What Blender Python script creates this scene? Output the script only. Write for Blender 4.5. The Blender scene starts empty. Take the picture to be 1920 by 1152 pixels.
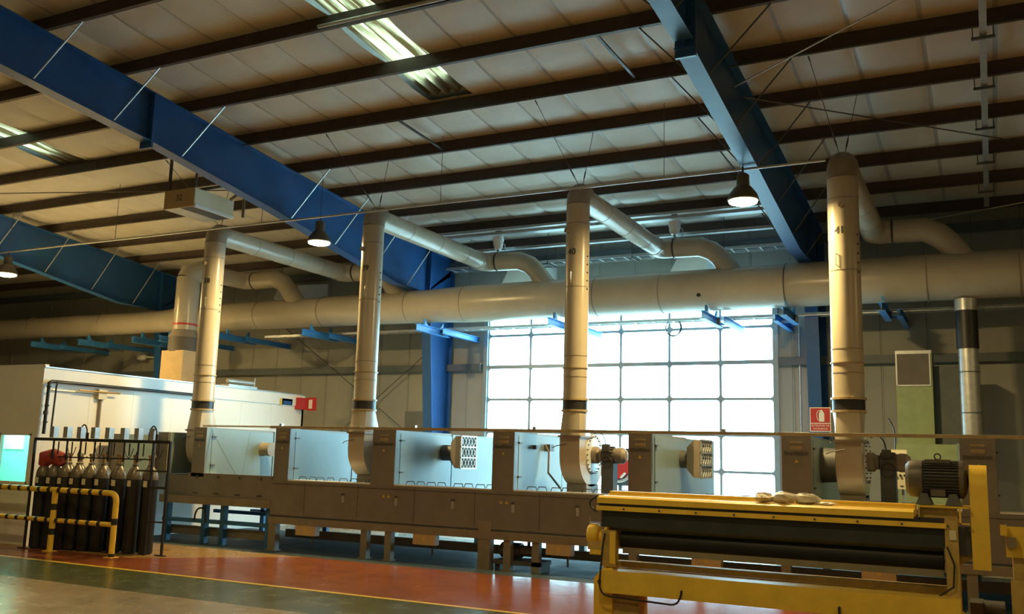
import bpy, math, random
from mathutils import Vector, Matrix
random.seed(7)
SC = bpy.context.scene
COL = SC.collection
PI = math.pi

# ------------------------------------------------------------------ camera
cam_d = bpy.data.cameras.new('camera'); cam = bpy.data.objects.new('camera', cam_d); COL.objects.link(cam)
FPX = 1752.25
cam_d.sensor_fit = 'HORIZONTAL'; cam_d.sensor_width = 36.0; cam_d.lens = 36.0*FPX/1920.0
cam_d.clip_end = 300
YAW, PIT, ROL = math.radians(26.972), math.radians(9.089), math.radians(1.59)
fw = Vector((-math.sin(YAW)*math.cos(PIT), math.cos(YAW)*math.cos(PIT), math.sin(PIT)))
r0 = Vector((math.cos(YAW), math.sin(YAW), 0)); u0 = r0.cross(fw)
rt = r0*math.cos(ROL)+u0*math.sin(ROL); up = -r0*math.sin(ROL)+u0*math.cos(ROL)
cam.matrix_world = Matrix(((rt.x, up.x, -fw.x, 0), (rt.y, up.y, -fw.y, 0), (rt.z, up.z, -fw.z, 2.1), (0, 0, 0, 1)))
SC.camera = cam

# ------------------------------------------------------------------ light and exposure
SKY_STRENGTH = 18.0
LAMP_W = 600.0
LAMP_UNSEEN_W = 135.0
WARM = (1.0, 0.71, 0.28)
SC.view_settings.view_transform = 'Standard'; SC.view_settings.look = 'None'
SC.view_settings.gamma = 1; SC.view_settings.use_curve_mapping = False
SC.view_settings.exposure = -0.12
world = bpy.data.worlds.new('sky'); SC.world = world; world.use_nodes = True
bg = world.node_tree.nodes['Background']
bg.inputs[0].default_value = (0.50, 0.86, 1.0, 1); bg.inputs[1].default_value = SKY_STRENGTH
DX0, DX1, DZ1 = -12.85, -4.70, 6.40          # the glazed overhead door
WY = 23.8                                     # inner face of the back wall
por = bpy.data.lights.new('door_portal', 'AREA'); por.shape = 'RECTANGLE'; por.size = DX1-DX0; por.size_y = DZ1
por.cycles.is_portal = True
po = bpy.data.objects.new('door_portal', por); COL.objects.link(po)
po.location = ((DX0+DX1)/2, WY+0.35, DZ1/2); po.rotation_euler = (-PI/2, 0, 0)

# ------------------------------------------------------------------ materials
MATS = {}
def mat(name, col, rough=0.6, metal=0.0, var=0.12, scale=3.0, bump=0.0, bscale=20.0, emit=None, es=0.0, coat=0.0, col2=None, stretch=None):
    m = bpy.data.materials.new(name); m.use_nodes = True; MATS[name] = m
    nt = m.node_tree; b = nt.nodes['Principled BSDF']
    b.inputs['Roughness'].default_value = rough; b.inputs['Metallic'].default_value = metal
    b.inputs['Coat Weight'].default_value = coat
    tc = nt.nodes.new('ShaderNodeTexCoord')
    src = tc.outputs['Object']
    if stretch:
        mp = nt.nodes.new('ShaderNodeMapping'); mp.inputs['Scale'].default_value = stretch
        nt.links.new(src, mp.inputs['Vector']); src = mp.outputs['Vector']
    if var > 0 or col2:
        n = nt.nodes.new('ShaderNodeTexNoise'); n.inputs['Scale'].default_value = scale; n.inputs['Detail'].default_value = 6; n.inputs['Roughness'].default_value = 0.65
        nt.links.new(src, n.inputs['Vector'])
        r = nt.nodes.new('ShaderNodeValToRGB')
        r.color_ramp.elements[0].position = 0.3; r.color_ramp.elements[1].position = 0.7
        c2 = col2 or tuple(c*(1-var) for c in col)
        c1 = tuple(min(1, c*(1+var)) for c in col) if not col2 else col
        r.color_ramp.elements[0].color = (*c2, 1); r.color_ramp.elements[1].color = (*c1, 1)
        nt.links.new(n.outputs['Fac'], r.inputs['Fac']); nt.links.new(r.outputs['Color'], b.inputs['Base Color'])
    else:
        b.inputs['Base Color'].default_value = (*col, 1)
    if bump > 0:
        n2 = nt.nodes.new('ShaderNodeTexNoise'); n2.inputs['Scale'].default_value = bscale; n2.inputs['Detail'].default_value = 4
        nt.links.new(src, n2.inputs['Vector'])
        bp = nt.nodes.new('ShaderNodeBump'); bp.inputs['Strength'].default_value = bump; bp.inputs['Distance'].default_value = 0.02
        nt.links.new(n2.outputs['Fac'], bp.inputs['Height']); nt.links.new(bp.outputs['Normal'], b.inputs['Normal'])
    if emit:
        b.inputs['Emission Color'].default_value = (*emit, 1); b.inputs['Emission Strength'].default_value = es
    return m

mat('insulation', (0.58, 0.54, 0.46), 0.55, var=0.07, scale=1.6, bump=0.35, bscale=6)
mat('insulation_tape', (0.36, 0.34, 0.31), 0.4, var=0.1)
mat('roof_deck', (0.62, 0.66, 0.66), 0.45, var=0.1)
mat('purlin', (0.070, 0.052, 0.046), 0.6, var=0.2, scale=4)
mat('galv', (0.52, 0.54, 0.55), 0.38, metal=0.6, var=0.15, scale=8)
mat('blue_paint', (0.017, 0.090, 0.27), 0.42, var=0.15, scale=1.5, bump=0.05)
mat('blue_bracket', (0.05, 0.24, 0.58), 0.45, var=0.15)
mat('duct_cream', (0.48, 0.43, 0.34), 0.27, var=0.08, scale=1.3, bump=0.12, bscale=3)
mat('duct_seam', (0.27, 0.23, 0.18), 0.45, var=0.15)
mat('duct_dark', (0.11, 0.095, 0.085), 0.6, var=0.15)
mat('wall_sheet', (0.33, 0.33, 0.29), 0.55, var=0.08, scale=0.7, bump=0.05)
mat('wall_seam', (0.16, 0.17, 0.16), 0.6, var=0.1)
mat('girt', (0.10, 0.12, 0.13), 0.5, var=0.15)
mat('door_metal', (0.30, 0.38, 0.44), 0.4, metal=0.3, var=0.08)
mat('rubber', (0.018, 0.018, 0.022), 0.45, var=0.2)
mat('black_paint', (0.02, 0.02, 0.022), 0.4, var=0.2)
mat('cylinder_black', (0.014, 0.014, 0.016), 0.5, var=0.25, scale=6)
mat('cylinder_grey', (0.20, 0.17, 0.13), 0.3, metal=0.3, var=0.2, scale=6)
mat('booth_white', (0.84, 0.82, 0.76), 0.4, var=0.03, scale=1)
mat('booth_trim', (0.82, 0.80, 0.76), 0.35, var=0.04)
mat('oven_grey', (0.21, 0.195, 0.17), 0.45, var=0.12, scale=2.2, bump=0.05)
mat('oven_side', (0.18, 0.25, 0.27), 0.38, var=0.07, scale=1.4, bump=0.08, bscale=2.5)
mat('oven_base', (0.24, 0.21, 0.15), 0.5, var=0.15)
mat('oven_lid', (0.80, 0.82, 0.80), 0.35, metal=0.2, var=0.06)
mat('dark_grey', (0.07, 0.07, 0.072), 0.5, var=0.2)
mat('rail_ochre', (0.40, 0.32, 0.18), 0.45, var=0.2, scale=5)
mat('box_orange', (0.56, 0.40, 0.20), 0.45, var=0.1)
mat('yellow', (0.86, 0.58, 0.07), 0.38, var=0.10, scale=3)
mat('yellow_dull', (0.50, 0.36, 0.11), 0.5, var=0.25, scale=5)  # browner, rougher and more uneven yellow
mat('motor_grey', (0.13, 0.115, 0.10), 0.42, metal=0.2, var=0.2)
mat('red', (0.50, 0.03, 0.03), 0.4, var=0.1)
mat('red_dull', (0.38, 0.05, 0.04), 0.5, var=0.15)
mat('red_dark', (0.22, 0.03, 0.03), 0.5, var=0.15)
mat('white', (0.82, 0.82, 0.80), 0.4, var=0.03)
mat('cream_box', (0.72, 0.68, 0.52), 0.4, var=0.04)
mat('green_paint', (0.25, 0.32, 0.17), 0.5, var=0.12, scale=4)
mat('blue_frame', (0.03, 0.16, 0.36), 0.5, var=0.15)
mat('triangle', (0.70, 0.50, 0.10), 0.5, var=0.0)
mat('ink', (0.03, 0.03, 0.035), 0.5, var=0.0)
mat('silver', (0.62, 0.66, 0.68), 0.28, metal=0.7, var=0.12, scale=5)
mat('roller_black', (0.008, 0.009, 0.014), 0.55, var=0.2)
mat('apron_slate', (0.030, 0.034, 0.042), 0.5, var=0.2)
mat('copper', (0.45, 0.30, 0.14), 0.35, metal=0.6, var=0.1)
mat('lamp_body', (0.10, 0.085, 0.06), 0.45, metal=0.3, var=0.15)
mat('plastic_wrap', (0.72, 0.66, 0.55), 0.15, var=0.2, scale=12, bump=0.8, bscale=30)
mat('cardboard', (0.42, 0.27, 0.12), 0.7, var=0.2, scale=15)
mat('exterior', (0.75, 0.75, 0.72), 0.8, var=0.1)
mat('stand_teal', (0.28, 0.68, 0.60), 0.5, var=0.05)
mat('lamp_lens', (1, 0.9, 0.7), 0.4, var=0.0, emit=(1.0, 0.80, 0.42), es=30)

def floor_mat(name, c1, c2, rough):
    m = mat(name, c1, rough, var=0.1, scale=1.1, bump=0.10, bscale=5, col2=c2)
    nt = m.node_tree; b = nt.nodes['Principled BSDF']
    n = nt.nodes.new('ShaderNodeTexNoise'); n.inputs['Scale'].default_value = 2.4; n.inputs['Detail'].default_value = 8
    mr = nt.nodes.new('ShaderNodeMapRange'); mr.inputs['To Min'].default_value = rough*0.6; mr.inputs['To Max'].default_value = rough*1.7
    tc = nt.nodes.new('ShaderNodeTexCoord'); nt.links.new(tc.outputs['Object'], n.inputs['Vector'])
    nt.links.new(n.outputs['Fac'], mr.inputs['Value']); nt.links.new(mr.outputs['Result'], b.inputs['Roughness'])
    return m
floor_mat('floor_red', (0.30, 0.085, 0.03), (0.20, 0.055, 0.022), 0.2)
floor_mat('floor_green', (0.085, 0.095, 0.035), (0.055, 0.065, 0.025), 0.22)
floor_mat('floor_tan', (0.34, 0.26, 0.15), (0.24, 0.19, 0.12), 0.22)
floor_mat('floor_ochre', (0.36, 0.22, 0.08), (0.28, 0.17, 0.06), 0.25)
floor_mat('floor_shade', (0.055, 0.085, 0.10), (0.035, 0.06, 0.075), 0.6)  # shade under the oven put into a dark blue floor colour
floor_mat('floor_light', (0.42, 0.42, 0.38), (0.33, 0.33, 0.30), 0.25)
mat('line_yellow', (0.62, 0.40, 0.04), 0.4, var=0.15, scale=8)

def glass_mat(name, tint, gl=0.06):
    m = bpy.data.materials.new(name); m.use_nodes = True; MATS[name] = m
    nt = m.node_tree; nt.nodes.remove(nt.nodes['Principled BSDF']); out = nt.nodes['Material Output']
    t = nt.nodes.new('ShaderNodeBsdfTransparent'); t.inputs[0].default_value = (*tint, 1)
    g = nt.nodes.new('ShaderNodeBsdfGlossy'); g.inputs['Roughness'].default_value = 0.05
    mx = nt.nodes.new('ShaderNodeMixShader'); mx.inputs[0].default_value = gl
    nt.links.new(t.outputs[0], mx.inputs[1]); nt.links.new(g.outputs[0], mx.inputs[2]); nt.links.new(mx.outputs[0], out.inputs[0])
glass_mat('door_glass', (0.92, 0.97, 0.98))
glass_mat('booth_glass', (0.75, 0.95, 0.92), 0.08)

m = bpy.data.materials.new('skylight'); m.use_nodes = True; MATS['skylight'] = m
nt = m.node_tree; b = nt.nodes['Principled BSDF']; out = nt.nodes['Material Output']
tl = nt.nodes.new('ShaderNodeBsdfTranslucent'); mx = nt.nodes.new('ShaderNodeMixShader'); mx.inputs[0].default_value = 0.75
tc = nt.nodes.new('ShaderNodeTexCoord'); mp = nt.nodes.new('ShaderNodeMapping'); mp.inputs['Scale'].default_value = (6, 0.35, 1)
nz = nt.nodes.new('ShaderNodeTexNoise'); nz.inputs['Scale'].default_value = 1.5; nz.inputs['Detail'].default_value = 5
rp = nt.nodes.new('ShaderNodeValToRGB'); rp.color_ramp.elements[0].position = 0.46; rp.color_ramp.elements[1].position = 0.62
rp.color_ramp.elements[0].color = (0.030, 0.018, 0.006, 1); rp.color_ramp.elements[1].color = (0.30, 0.24, 0.13, 1)
nt.links.new(tc.outputs['Object'], mp.inputs[0]); nt.links.new(mp.outputs[0], nz.inputs['Vector']); nt.links.new(nz.outputs['Fac'], rp.inputs[0])
nt.links.new(rp.outputs[0], tl.inputs[0]); b.inputs['Base Color'].default_value = (0.5, 0.42, 0.28, 1)
nt.links.new(b.outputs[0], mx.inputs[1]); nt.links.new(tl.outputs[0], mx.inputs[2]); nt.links.new(mx.outputs[0], out.inputs[0])

# ------------------------------------------------------------------ mesh builder
def V(*a): return Vector(a)
class MB:
    def __init__(s): s.v = []; s.f = []; s.m = []; s.cur = 0
    def mi(s, i): s.cur = i; return s
    def add(s, vs, fs):
        o = len(s.v); s.v += [Vector(x) for x in vs]
        for f in fs: s.f.append([i+o for i in f]); s.m.append(s.cur)
        return s
    def box(s, x0, x1, y0, y1, z0, z1):
        if x0 > x1: x0, x1 = x1, x0
        if y0 > y1: y0, y1 = y1, y0
        if z0 > z1: z0, z1 = z1, z0
        return s.add([(x0,y0,z0),(x1,y0,z0),(x1,y1,z0),(x0,y1,z0),(x0,y0,z1),(x1,y0,z1),(x1,y1,z1),(x0,y1,z1)],
                     [(0,3,2,1),(4,5,6,7),(0,1,5,4),(1,2,6,5),(2,3,7,6),(3,0,4,7)])
    def bar(s, p, q, w, h=None, upv=(0,0,1)):
        h = h or w; p = Vector(p); q = Vector(q); d = (q-p).normalized(); u = Vector(upv)
        if abs(d.dot(u)) > 0.98: u = Vector((0,1,0))
        sd = d.cross(u).normalized(); u = sd.cross(d)
        c = [sd*a*w/2+u*b_*h/2 for a, b_ in ((-1,-1),(1,-1),(1,1),(-1,1))]
        return s.add([p+x for x in c]+[q+x for x in c], [(0,1,2,3),(7,6,5,4),(0,4,5,1),(1,5,6,2),(2,6,7,3),(3,7,4,0)])
    def tube(s, path, r, n=20, cap=True, closed=False):
        P = [Vector(p) for p in path]; R = r if isinstance(r, (list, tuple)) else [r]*len(P)
        N = len(P); ref = None; rings = []
        for i in range(N):
            a = P[i]-P[i-1] if (i > 0 or closed) else P[1]-P[0]
            b_ = P[(i+1) % N]-P[i] if (i < N-1 or closed) else a
            a = a.normalized() if a.length > 1e-9 else b_.normalized(); b_ = b_.normalized() if b_.length > 1e-9 else a
            t = (a+b_).normalized()
            if ref is None:
                ref = Vector((0,0,1)) if abs(t.z) < 0.9 else Vector((0,1,0))
            sd = t.cross(ref).normalized(); ref = sd.cross(t).normalized()
            k = 1/max(0.5, t.dot(a))
            w = (b_-a)
            ring = []
            for j in range(n):
                an = 2*PI*j/n; o = sd*math.cos(an)*R[i]+ref*math.sin(an)*R[i]
                if w.length > 1e-4 and k > 1.001:
                    wn = w.normalized(); o = o+wn*o.dot(wn)*(k-1)
                ring.append(P[i]+o)
            rings.append(ring)
        o = len(s.v)
        for rg in rings: s.v += rg
        for i in range(N if closed else N-1):
            i2 = (i+1) % N
            for j in range(n):
                s.f.append([o+i*n+j, o+i*n+(j+1) % n, o+i2*n+(j+1) % n, o+i2*n+j]); s.m.append(s.cur)
        if cap and not closed:
            s.f.append([o+j for j in range(n)][::-1]); s.m.append(s.cur)
            s.f.append([o+(N-1)*n+j for j in range(n)]); s.m.append(s.cur)
        return s
    def cyl(s, p, q, r, r2=None, n=20): return s.tube([p, q], [r, r if r2 is None else r2], n)
    def lathe(s, prof, c=(0,0,0), axis='Z', n=24):
        c = Vector(c); ax = {'X': Vector((1,0,0)), 'Y': Vector((0,1,0)), 'Z': Vector((0,0,1))}[axis]
        a = Vector((0,1,0)) if axis == 'X' else Vector((1,0,0)); b_ = ax.cross(a)
        o = len(s.v)
        for r, h in prof:
            for j in range(n):
                an = 2*PI*j/n; s.v.append(c+ax*h+a*math.cos(an)*r+b_*math.sin(an)*r)
        for i in range(len(prof)-1):
            for j in range(n):
                s.f.append([o+i*n+j, o+i*n+(j+1) % n, o+(i+1)*n+(j+1) % n, o+(i+1)*n+j]); s.m.append(s.cur)
        s.f.append([o+j for j in range(n)][::-1]); s.m.append(s.cur)
        k = len(prof)-1; s.f.append([o+k*n+j for j in range(n)]); s.m.append(s.cur)
        return s
    def prism(s, poly, axis, a, b_):
        # poly in the two remaining axes (in x,y,z order)
        def mk(p, t):
            return {'X': (t, p[0], p[1]), 'Y': (p[0], t, p[1]), 'Z': (p[0], p[1], t)}[axis]
        n = len(poly); vs = [mk(p, a) for p in poly]+[mk(p, b_) for p in poly]
        return s.add(vs, [tuple(range(n))[::-1], tuple(range(n, 2*n))]+[(i, (i+1) % n, n+(i+1) % n, n+i) for i in range(n)])
    def build(s, name, mats, parent=None, smooth=True, base=None, ang=32):
        if isinstance(mats, str): mats = [mats]
        if parent is not None:
            r = parent
            while r.parent: r = r.parent
            org = Vector(r.location)
        elif base is not None: org = Vector(base)
        else:
            xs = [p.x for p in s.v]; ys = [p.y for p in s.v]; zs = [p.z for p in s.v]
            org = Vector(((min(xs)+max(xs))/2, (min(ys)+max(ys))/2, min(zs)))
        me = bpy.data.meshes.new(name); me.from_pydata([tuple(p-org) for p in s.v], [], s.f)
        for mm in mats: me.materials.append(MATS[mm])
        me.polygons.foreach_set('material_index', s.m)
        me.update()
        import bmesh
        bm = bmesh.new(); bm.from_mesh(me); bmesh.ops.recalc_face_normals(bm, faces=bm.faces); bm.to_mesh(me); bm.free()
        if smooth:
            me.polygons.foreach_set('use_smooth', [True]*len(me.polygons)); me.set_sharp_from_angle(angle=math.radians(ang))
        o = bpy.data.objects.new(name, me); COL.objects.link(o)
        if parent is not None: o.parent = parent
        else: o.location = org
        return o

def tag(o, label, cat, group=None):
    o['label'] = label; o['category'] = cat
    if group: o['group'] = group
    return o
def struct(o): o['kind'] = 'structure'; return o
def thing(name, loc, label, cat, group=None):
    o = bpy.data.objects.new(name, None); COL.objects.link(o); o.location = loc; o.empty_display_size = 0.1
    return tag(o, label, cat, group)
def dup(root, d, label=None):
    r = root.copy(); COL.objects.link(r); r.location = Vector(root.location)+Vector(d)
    if label: r['label'] = label
    def rec(a, b_):
        for ch in [c for c in ALLCH(a)]:
            c = ch.copy(); COL.objects.link(c); c.parent = b_; rec(ch, c)
    rec(root, r); return r
def ALLCH(a): return [o for o in bpy.data.objects if o.parent == a]

def text_mb(txt, size, fn, mb=None, mi=0, depth=0.0, bold=False):
    """letters as a mesh; fn maps (u, v) centred text coordinates to a point"""
    cu = bpy.data.curves.new('t', 'FONT'); cu.body = txt; cu.size = size; cu.align_x = 'CENTER'; cu.align_y = 'CENTER'; cu.resolution_u = 3
    if bold: cu.offset = size*0.025
    ob = bpy.data.objects.new('t', cu); COL.objects.link(ob)
    dg = bpy.context.evaluated_depsgraph_get(); me = bpy.data.meshes.new_from_object(ob.evaluated_get(dg))
    mb = mb or MB(); mb.cur = mi
    mb.add([fn(v.co.x, v.co.y) for v in me.vertices], [tuple(p.vertices) for p in me.polygons])
    bpy.data.objects.remove(ob); bpy.data.meshes.remove(me); bpy.data.curves.remove(cu)
    return mb

def arc(p0, p1, p2, n=6):
    p0, p1, p2 = Vector(p0), Vector(p1), Vector(p2)
    return [p0*(1-t)**2+p1*2*t*(1-t)+p2*t*t for t in [i/n for i in range(n+1)]]

# ------------------------------------------------------------------ the shell
TN = 0.0889; Z0 = 9.93                 # underside of the purlins: z = Z0 - TN*Y
def pz(y): return Z0-TN*y
PURL = [22.95, 21.35, 19.74, 18.09, 16.44, 14.76, 13.09, 11.43, 9.77, 8.11, 6.45, 4.79, 3.13]
XL, XR, YF = -44.0, 12.0, -12.0
SKY1 = (-9.36, -8.42, 13.98); SKY2 = (-20.1, -19.1, 14.2)
FR = {'near': -3.55, 'mid': -14.15, 'far': -24.75}

# painted floor zones; rear strips put oven shade, door light into colour
mb = MB()
def quad(x0, x1, y0, y1, i, z=0.0):
    mb.mi(i).add([(x0,y0,z),(x1,y0,z),(x1,y1,z),(x0,y1,z)], [(0,1,2,3)])
FM = ['floor_tan', 'floor_green', 'floor_red', 'floor_ochre', 'floor_shade', 'floor_light']
quad(XL, XR, YF, 10.15, 0); quad(XL, XR, 10.15, 11.78, 1)
quad(XL, -15.2, 11.78, 13.1, 2); quad(-15.2, XR, 11.78, 13.1, 2)
quad(XL, -14.6, 13.1, 15.35, 3)
mb.mi(3).add([(-14.6,13.1,0),(-12.3,15.35,0),(-14.6,15.35,0)], [(0,1,2)])
mb.mi(2).add([(-14.6,13.1,0),(XR,13.1,0),(XR,15.35,0),(-12.3,15.35,0)], [(0,1,2,3)])
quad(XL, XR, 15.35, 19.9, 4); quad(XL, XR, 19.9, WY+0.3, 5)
struct(mb.build('floor', FM, smooth=False))
struct(MB().box(XL, XR, 11.78, 11.88, 0.0, 0.004).build('trim_1', 'line_yellow'))
g = MB().box(-60, 30, WY+0.31, 70, -0.2, -0.02); struct(g.build('ground', 'exterior'))

# roof lining: white quilt sagging between purlins, bare deck near the wall
mb = MB()
ys = sorted(set(PURL+[YF]+[YF+1.66*k for k in range(0, 9)])); ys = [y for y in ys if y <= PURL[0]+0.01]
S0 = -0.66; SP = 1.02
xk = []; k = 0
while S0+SP*k < XR: k += 1
seams = [S0+SP*j for j in range(-43, k)]
xs = [XL]
for a, b_ in zip(seams[:-1], seams[1:]):
    for t in (0.0, 0.075, 0.14, 0.3, 0.5, 0.7, 0.88, 0.97): xs.append(a+(b_-a)*t)
xs += [seams[-1], XR]; xs = sorted(xs)
for e in (SKY1[0], SKY1[1], SKY2[0], SKY2[1]): xs.append(e)
xs = sorted(xs)
def sagx(x):
    t = ((x-S0)/SP) % 1.0
    return 1-(abs(2*t-1))**6
rnd = {}
def czz(x, y, ya, yb):
    t = (y-ya)/(yb-ya) if yb > ya else 0
    kx = math.floor((x-S0)/SP); key = (kx, round(ya, 2))
    if key not in rnd: rnd[key] = random.uniform(0.8, 1.2)
    sy = math.sin(PI*t)
    return Z0-TN*y+0.275-0.075*sy*(0.25+0.75*sagx(x))*rnd[key]
for ya, yb in zip(ys[:-1], ys[1:]):
    sub = [0, 0.06, 0.2, 0.4, 0.6, 0.8, 0.94, 1.0]
    rows = []
    base = len(mb.v)
    deck = (ya > 21.0)
    for t in sub:
        y = ya+(yb-ya)*t
        for x in xs: mb.v.append(Vector((x, y, czz(x, y, ya, yb))))
    W = len(xs)
    for i in range(len(sub)-1):
        for j in range(W-1):
            xm = (xs[j]+xs[j+1])/2; ym = ya+(yb-ya)*(sub[i]+sub[i+1])/2
            if SKY1[0] < xm < SKY1[1] and ym < SKY1[2]+0.6: continue
            if SKY2[0] < xm < SKY2[1] and 11.43 < ym < SKY2[2]+0.6: continue
            t = ((xm-S0)/SP) % 1.0
            mb.f.append([base+i*W+j, base+i*W+j+1, base+(i+1)*W+j+1, base+(i+1)*W+j])
            mb.m.append(1 if (t < 0.076) else 0)
struct(mb.build('ceiling', ['insulation', 'insulation_tape'], ang=60))
# bare ribbed deck over the last bays
mb = MB(); n = int((XR-XL)/0.125)
pts = []
for i in range(n):
    x = XL+i*0.25
    if x > XR: break
    for dx, dz in ((0,0),(0.09,0),(0.125,0.05),(0.215,0.05)): pts.append((x+dx, dz))
o = 0
for x, dz in pts:
    for y in (21.42, WY+0.4): mb.v.append(Vector((x, y, Z0-TN*y+0.285+dz)))
for i in range(len(pts)-1): mb.f.append([2*i, 2*i+2, 2*i+3, 2*i+1]); mb.m.append(0)
struct(mb.build('ceiling', 'roof_deck', smooth=False))
# outer roof sheet above the quilt keeps daylight out (open over the skylights)
mb = MB()
def roof_slab(x0, x1, y0, y1):
    za, zb = Z0-TN*y0+0.41, Z0-TN*y1+0.41
    mb.add([(x0,y0,za),(x1,y0,za),(x1,y1,zb),(x0,y1,zb),(x0,y0,za+.05),(x1,y0,za+.05),(x1,y1,zb+.05),(x0,y1,zb+.05)],
           [(0,3,2,1),(4,5,6,7),(0,1,5,4),(1,2,6,5),(2,3,7,6),(3,0,4,7)])
roof_slab(XL-.3, SKY2[0], YF-.3, WY+.6); roof_slab(SKY2[1], SKY1[0], YF-.3, WY+.6); roof_slab(SKY1[1], XR+.3, YF-.3, WY+.6)
roof_slab(SKY1[0], SKY1[1], SKY1[2]+.02, WY+.6); roof_slab(SKY2[0], SKY2[1], SKY2[2]+.02, WY+.6); roof_slab(SKY2[0], SKY2[1], YF-.3, 11.5)
struct(mb.build('ceiling', 'roof_deck', smooth=False))
def skylight(nm, x0, x1, y0, y1):
    mb = MB(); N = 48; M = 8
    for j in range(M+1):
        y = y0+(y1-y0)*j/M
        for i in range(N+1):
            u = i/N; mb.v.append(Vector((x0+(x1-x0)*u, y, Z0-TN*y+0.33+0.05*math.sin(u*2*PI*4))))
    for j in range(M):
        for i in range(N):
            a = j*(N+1)+i; mb.f.append([a, a+1, a+N+2, a+N+1]); mb.m.append(0)
    struct(mb.build(nm, 'skylight', ang=80))
    c = MB()
    for x in (x0, x1): 
        c.add([(x-.006, y0, pz(y0)+.14),(x+.006,y0,pz(y0)+.14),(x+.006,y1,pz(y1)+.14),(x-.006,y1,pz(y1)+.14),
               (x-.006, y0, pz(y0)+.36),(x+.006,y0,pz(y0)+.36),(x+.006,y1,pz(y1)+.36),(x-.006,y1,pz(y1)+.36)],
              [(0,3,2,1),(4,5,6,7),(0,1,5,4),(1,2,6,5),(2,3,7,6),(3,0,4,7)])
    return c
skylight('window_1', SKY1[0], SKY1[1], YF, SKY1[2]+0.6)
skylight('window_2', SKY2[0], SKY2[1], 11.5, SKY2[2]+0.6)

# walls
def ribbed_wall(name, x0, x1, z0, z1, y):
    mb = MB(); mb.mi(0).box(x0, x1, y, y+0.12, z0, z1)
    x = math.ceil((x0+30)/1.03)*1.03-30
    while x < x1-0.02:
        mb.mi(1).box(x-0.008, x+0.008, y-0.004, y, z0, z1)
        mb.mi(0).box(x+0.012, x+0.04, y-0.02, y, z0, z1)
        x += 1.03
    return struct(mb.build(name, ['wall_sheet', 'wall_seam'], smooth=False))
WT = 8.2
ribbed_wall('wall_back', XL, DX0-0.12, 0, WT, WY)
ribbed_wall('wall_back', DX1+0.12, XR, 0, WT, WY)
ribbed_wall('wall_back', DX0-0.12, DX1+0.12, DZ1+0.1, WT, WY)
struct(MB().box(XL-.2, XL, YF, WY, 0, 11.4).build('wall_left', 'wall_sheet'))
struct(MB().box(XR, XR+.2, YF, WY, 0, 11.4).build('wall_right', 'wall_sheet'))
struct(MB().box(XL, XR, YF-.2, YF, 0, 11.4).build('wall_front', 'wall_sheet'))

# glazed sectional door
d = MB()
d.box(DX0-.12, DX0, WY-.05, WY+.12, 0, DZ1+.1).box(DX1, DX1+.12, WY-.05, WY+.12, 0, DZ1+.1).box(DX0, DX1, WY-.05, WY+.12, DZ1, DZ1+.1)
door = struct(d.build('door_1', 'door_metal', base=(DX0, WY, 0)))
SH = 0.92; nrow = 6
cw = (DX1-DX0)/6
mul = MB()
rows = [0.0]+[0.02+SH*i for i in range(1, 7)]+[DZ1]
for z in rows[1:-1]: mul.box(DX0, DX1, WY+.02, WY+.07, z-.032, z+.032)
mul.box(DX0, DX1, WY+.02, WY+.07, 0, .10)
for i in range(7):
    x = DX0+cw*i; mul.box(x-.03, x+.03, WY+.021, WY+.069, 0.0, DZ1)
# rounded pane corners
for i in range(6):
    for za, zb in zip(rows[:-1], rows[1:]):
        xa, xb = DX0+cw*i+.03, DX0+cw*(i+1)-.03; a, b2 = za+(.10 if za == 0 else .032), zb-.032; c = .07
        for (px, pz_, sx, sz) in ((xa,a,1,1),(xb,a,-1,1),(xa,b2,1,-1),(xb,b2,-1,-1)):
            mul.prism([(px,pz_),(px+sx*c,pz_),(px+sx*c*.3,pz_+sz*c*.3),(px,pz_+sz*c)], 'Y', WY+.03, WY+.06)
mul.build('mullions', 'door_metal', door)
MB().box(DX0, DX1, WY+.043, WY+.047, 0.1, DZ1).build('pane', 'door_glass', door)
# track reinforcement strut across the door
MB().box(DX0, DX1, WY-.03, WY+.02, 4.58, 4.68).build('strut', 'door_metal', door)

# ------------------------------------------------------------------ steel
names = ['nearest the back wall', 'second from the back wall', 'third from the back wall', 'fourth from the back wall', 'fifth from the back wall',
         'sixth from the back wall', 'seventh from the back wall', 'eighth from the back wall', 'ninth from the back wall', 'tenth from the back wall',
         'eleventh from the back wall', 'twelfth from the back wall', 'thirteenth from the back wall']
for i, y in enumerate(PURL[:10]):
    p = MB(); z = pz(y); h = 0.27
    poly = [(y-.07, z+.02), (y-.07, z), (y+.005, z), (y+.005, z+h-.004), (y+.07, z+h-.004), (y+.07, z+h-.02), (y+.075, z+h-.02), (y+.075, z+h), (y-.0, z+h), (y-.0, z+.005), (y-.065, z+.005), (y-.065, z+.02)]
    p.prism(poly, 'X', XL+1, XR-0.5)
    tag(p.build('roof_purlin', 'purlin'), 'dark brown steel roof purlin, %s' % names[i], 'roof beam', 'roof purlins')
for y in PURL[10:]:
    pass

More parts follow.
